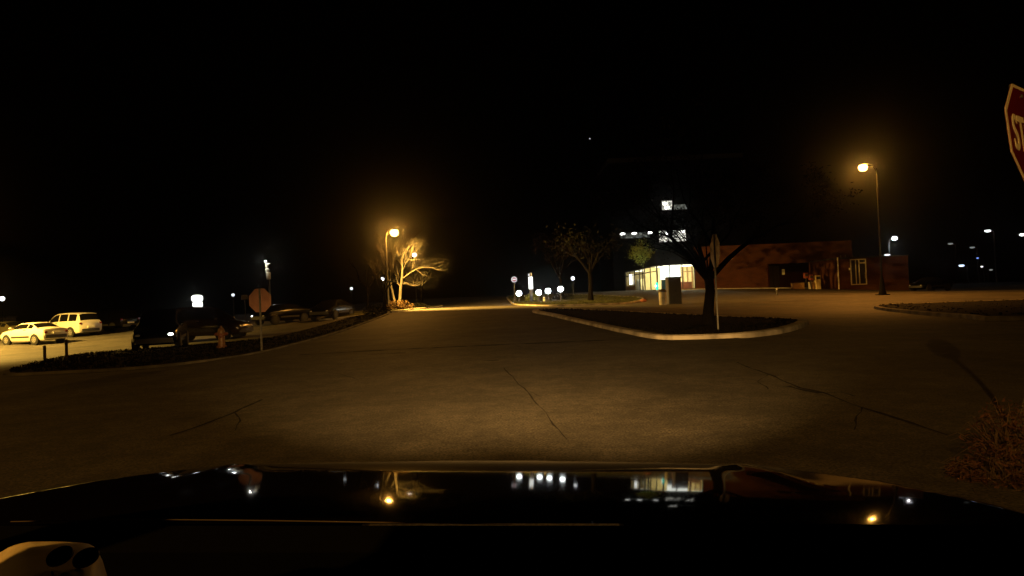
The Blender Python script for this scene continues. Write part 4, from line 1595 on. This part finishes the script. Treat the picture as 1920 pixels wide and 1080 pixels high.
b = ent(1496)
t = thing('wooden_crate', 'wide tan wooden planter box in the dark entrance', 'planter', b)
q = MB()
for k in range(3):
    q.box(-.58, -.3, -.25 + k * .29, .58, .3, .03 + k * .29, .02)
q.build('planks', 'tan_wood', t)
MB().box(-.62, -.34, .62, .62, .34, .68).build('rim', 'wood_post', t)

# dark cabinet and bin before the shop
b = onto(1264, 570, 42)
t = thing('utility_cabinet', 'dark grey utility cabinet standing in front of the lit shop window', 'cabinet', b, R(4))
hh = (at(1264, 519, 42).z - b.z)
MB().box(-.44, -.3, -.15, .44, .3, hh - .1, .03).build('housing', 'cabinet_grey', t)
MB().box(-.47, -.33, hh - .098, .47, .33, hh, .03).build('lid', 'bin_dark', t)
MB().box(-.4, -.318, .15, -.012, -.302, hh - .25).build('door', 'cabinet_grey', t)
MB().box(.012, -.318, .15, .4, -.302, hh - .25).build('door', 'cabinet_grey', t)
MB().box(.03, -.345, .8, .06, -.319, .98).build('handle', 'chrome', t)
b = onto(1243, 569, 41)
t = thing('litter_bin', 'pale concrete litter bin left of the dark utility cabinet', 'litter bin', b)
MB().lathe([(.2, -.1), (.23, .02), (.25, .78), (.23, .82)], 14).build('body', 'concrete', t, True)
MB().lathe([(.27, .821), (.27, .88), (.15, 1.0), (.02, 1.02)], 14).build('lid', 'bin_dark', t, True)
b = onto(1206, 566, 48)
t = thing('small_rock', 'small reddish rock on the lot in front of the shop', 'rock', b)
MB().ball(Vector((0, 0, .08)), .2, 9, .7, Matrix.Diagonal((1.3, .9, 1, 1))).build('stone', 'store_redbrown', t, True)

# dim parked car far right by the annex
make_car('dark car parked in the gloom right of the brick annex', onto(1745, 548, 62), R(200), COUPE, 'dark_paint_car', 'cars parked in the right hand lot')

# ------------------------------------------------------------------ the car we sit in (built in the camera's own level)
XR = Matrix((RT, fw, UP)).transposed().to_4x4()
root = bpy.data.objects.new('car', None)
COL.objects.link(root)
root.matrix_world = Matrix.Translation(CAM) @ XR
tag(root, 'black car seen from its own windscreen, glossy hood across the bottom of the view', 'car')

# hood profile: slope as a function of the view angle, integrated outward
prof_a = [15.05, 15.4, 16.1, 17.4, 18.4, 19.1, 20.0, 20.6]
prof_t = [13.5, 10.6, 8.4, 7.9, 6.5, 4.9, 3.6, 3.0]
D, V = 0.93, -0.93 * math.tan(R(20.2))
hp = [(D, V)]
while D < 1.9:
    a = math.degrees(math.atan2(-V, D))
    if a > 15.1:
        tt = float(np.interp(a, prof_a, prof_t))
    else:
        tt = min(60, 15 + (D - Dn) * 220)
    if a > 15.1:
        Dn = D
    D += .004
    V -= .004 * math.tan(R(tt))
    hp.append((D, V))
hpD = [p[0] for p in hp]
hpV = [p[1] for p in hp]
XC = -.05


def hoodV(X, D):
    x = X - XC
    # plan outline: rounded corners
    w = float(np.interp(D, [.7, .95, 1.12, 1.29, 1.44, 1.54, 1.61, 1.67], [.93, .91, .885, .84, .75, .62, .45, .2]))
    v = float(np.interp(D, hpD, hpV))
    v -= .005 * (abs(x) / .85) ** 3
    # raised creases running along the hood
    v += .007 * math.exp(-((abs(x) - .60) / .05) ** 2) * max(0, min(1, (D - 1.15) / .2)) * max(0, min(1, (1.6 - D) / .1))
    v += .0004 * math.exp(-((abs(x) - .47 - .06 * (1.4 - D)) / .09) ** 2) * max(0, min(1, (1.62 - D) / .12))
    e = abs(x) - w + .05
    if e > 0:
        v -= 3.2 * e * e + .25 * e
    return v


mb = MB()
NXh, NYh = 150, 110
us = np.linspace(-1, 1, NXh)
Dq = np.linspace(.93, 1.8, NYh)
vs = []
for Dd in Dq:
    for q in us:
        X = XC + 1.0 * math.copysign(abs(q) ** .8, q)
        vs.append((X, float(Dd), hoodV(X, float(Dd))))
fs = [(j * NXh + i, j * NXh + i + 1, (j + 1) * NXh + i + 1, (j + 1) * NXh + i) for j in range(NYh - 1) for i in range(NXh - 1)]
mb.add(vs, fs)
hood = mb.build('hood', 'hood_paint', root, False)
hood.data.polygons.foreach_set('use_smooth', [True] * len(hood.data.polygons))

# lower body, cowl, dashboard
q = MB()
q.box(XC - .86, -1.9, -1.08, XC + .86, .55, -.52, .05)
q.box(XC - .88, .6, -1.1, XC + .88, 1.75, -.66, .1)
q.build('body', 'dark_paint_car', root)
MB().box(XC - .8, 1.751, -1.05, XC + .8, 1.86, -.8, .04).build('bumper', 'bumper_plastic', root)
q = MB()
prof = [(.929, -.345), (.9, -.372), (.84, -.37), (.78, -.375), (.7, -.45), (.7, -.6), (.929, -.6)]
vs = [(XC - .88, d, v) for d, v in prof] + [(XC + .88, d, v) for d, v in prof]
n = len(prof)
q.add(vs, [(k, k + n, (k + 1) % n + n, (k + 1) % n) for k in range(n)] + [tuple(range(n)), tuple(range(2 * n - 1, n - 1, -1))])
q.build('cowl', 'cowl_black', root)
q = MB()
rows = [(.76, -.40), (.70, -.375), (.6, -.36), (.45, -.36), (.32, -.38), (.25, -.43), (.22, -.55)]
vs, fs = [], []
cols = np.linspace(XC - .78, XC + .78, 25)
for d, v in rows:
    for x in cols:
        vs.append((float(x), d, v - .05 * abs((x - XC) / .78) ** 3))
m = len(cols)
fs = [(j * m + i, j * m + i + 1, (j + 1) * m + i + 1, (j + 1) * m + i) for j in range(len(rows) - 1) for i in range(m - 1)]
q.add(vs, fs)
dash = q.build('dashboard', 'dash_vinyl', root, True)


def cam_pt(px, py, D):
    return Vector(((px - 960) / F * D, D, (540 - py) / F * D))


# unseen cabin shell: roof, pillars, rear and sides closed to block lamp behind
q = MB()
rr = [(.02, .2, .56), (-.2, .225, .58), (-.8, .24, .6), (-1.5, .2, .6), (-1.95, .12, .58), (-2.0, -.55, .8)]
vs, fs = [], []
for d, v, hw in rr:
    for k in range(13):
        x = -1 + k / 6
        vs.append((XC + hw * x, d, v - .035 * x * x))
    for k in range(12, -1, -1):
        x = -1 + k / 6
        vs.append((XC + hw * x * .97, d + .012, v - .03 - .035 * x * x))
for j in range(len(rr) - 1):
    for k in range(26):
        fs.append((j * 26 + k, j * 26 + (k + 1) % 26, (j + 1) * 26 + (k + 1) % 26, (j + 1) * 26 + k))
q.add(vs, fs)
for sx in (-1, 1):
    q.tube([(XC + sx * .8, .8, -.38), (XC + sx * .68, .4, -.04), (XC + sx * .555, .0, .17)], [.035, .03, .03], 6)
    a, b_ = XC + sx * .6, XC + sx * .82
    q.add([(a, -.1, .18), (a, -1.9, .1), (b_, -1.95, -.55), (b_, -.2, -.55), (a - sx * .03, -.1, .18), (a - sx * .03, -1.9, .1), (b_ - sx * .03, -1.95, -.55), (b_ - sx * .03, -.2, -.55)],
          [(0, 1, 2, 3), (7, 6, 5, 4), (0, 4, 5, 1), (1, 5, 6, 2), (2, 6, 7, 3), (3, 7, 4, 0)])
q.build('cabin', 'dark_paint_car', root)

# thin strip standing in for the lit rear edge of the hood
pa = [cam_pt(20, 978, .90), cam_pt(250, 973.5, .915), cam_pt(500, 976, .92), cam_pt(750, 980, .922), cam_pt(960, 983.5, .924)]
MB().tube(pa, [.0007, .0009, .0009, .0008, .0004], 6).build('lit_edge_strip', 'wiper_metal', root, True)
# instrument trim with two round vents, bottom left
Dp = .52
q = MB()
vs, fs = [], []
gx = np.linspace(-60, 205, 22)
gy = np.linspace(0, 1, 10)
for tY in gy:
    for x in gx:
        top = float(np.interp(x, [-60, 0, 20, 50, 100, 150, 205], [1052, 1036, 1024, 1016, 1015, 1017, 1026]))
        y = top + (1110 - top) * tY
        dd = Dp - .10 * tY + .02 * (1 - tY) * (1 if tY < .01 else 0)
        pt = cam_pt(float(x), float(y), dd)
        pt.z -= .03 * max(0, (x - 170) / 35) ** 2
        vs.append(pt)
m = len(gx)
fs = [(j * m + i, (j + 1) * m + i, (j + 1) * m + i + 1, j * m + i + 1) for j in range(len(gy) - 1) for i in range(m - 1)]
q.add(vs, fs)
tr = q.build('dashboard_trim', 'dash_trim', dash, True)
for x, y in ((113, 1044), (162, 1047)):
    c = cam_pt(x, y, Dp - .045)
    nrm = (Vector((0, -.55, 1))).normalized()
    M = Matrix.Translation(c) @ nrm.to_track_quat('Z', 'Y').to_matrix().to_4x4()
    MB().lathe([(.0088, 0), (.0085, .002), (.0065, .0026), (.005, .001), (.0005, .0005)], 20, M).build('vent', 'vent_black', dash, True)

# wheels and headlamps of our car (below the view)
for sx in (-1, 1):
    for yy in (1.15, -1.35):
        M = Matrix.Translation((XC + sx * .76, yy, -1.05)) @ Matrix.Rotation(R(90) * sx, 4, 'Y')
        w = MB().lathe([(.2, -.1), (.29, -.1), (.31, -.07), (.31, .08), (.29, .11), (.2, .11)], 24, M).build('wheel', 'tyre', root, True)
        MB().lathe([(.2, .02), (.2, .1), (.05, .085), (.02, .09)], 18, M).build('rim', 'wheel_metal', w, True)
    M = Matrix.Translation((XC + sx * .62, 1.80, -.70)) @ Matrix.Rotation(R(-90), 4, 'X')
    MB().lathe([(.09, -.06), (.095, .0), (.085, .03), (.03, .045)], 18, M).build('headlight', 'car_lamp', root, True)
    lb = lamp('low_beam', (XC + sx * .62, 1.95, -.70), 9500, (1.0, .55, .16), .05, root, 19, 1.0, (sx * .05, 1, -.052))
    lb.scale = (3.6, 1, 1)

# ------------------------------------------------------------------ thin haze added to give the lamps halos
HAZE = 0.0005
hz = MB().box(-470, -440, -4, 470, 500, 60).build('haze', 'clear_glass')
hz['kind'] = 'stuff'
m = bpy.data.materials.new('halo_haze')
m.use_nodes = True
nt = m.node_tree
nt.nodes.clear()
o = nt.nodes.new('ShaderNodeOutputMaterial')
pv = nt.nodes.new('ShaderNodeVolumePrincipled')
pv.inputs['Color'].default_value = (.9, .9, .9, 1)
pv.inputs['Density'].default_value = HAZE
pv.inputs['Anisotropy'].default_value = 0.965
nt.links.new(pv.outputs[0], o.inputs['Volume'])
hz.data.materials.clear()
hz.data.materials.append(m)
try:
    m.cycles.volume_sampling = 'EQUIANGULAR'
except Exception:
    pass

# ------------------------------------------------------------------ sky, camera, view
wd = bpy.data.worlds.new('World')
sc.world = wd
wd.use_nodes = True
nt = wd.node_tree
bg = nt.nodes['Background']
sky = nt.nodes.new('ShaderNodeTexSky')
sky.sky_type = 'NISHITA'
sky.sun_disc = False
sky.sun_elevation = R(-4)
sky.sun_rotation = R(200)
nt.links.new(sky.outputs[0], bg.inputs['Color'])
bg.inputs['Strength'].default_value = 0.0006

st = MB().ball(at(1106, 260, 700), .75, 8).build('star', 'star_light')
structure(st)

cam = bpy.data.cameras.new('camera')
cam.sensor_width = 36
cam.lens = F / 1920 * 36
cam.clip_start = .02
cam.clip_end = 2000
co = bpy.data.objects.new('camera', cam)
COL.objects.link(co)
co.matrix_world = Matrix.Translation(CAM) @ Matrix((RT, UP, -fw)).transposed().to_4x4()
sc.camera = co

sc.view_settings.view_transform = 'Standard'
sc.view_settings.look = 'None'
sc.view_settings.exposure = 0
sc.view_settings.gamma = 1
sc.render.engine = 'CYCLES'
sc.cycles.use_denoising = True
sc.cycles.max_bounces = 5
sc.cycles.volume_bounces = 0
sc.cycles.diffuse_bounces = 2
sc.cycles.glossy_bounces = 3
sc.cycles.transparent_max_bounces = 8
sc.cycles.sample_clamp_indirect = 4
sc.cycles.caustics_reflective = False
sc.cycles.caustics_refractive = False
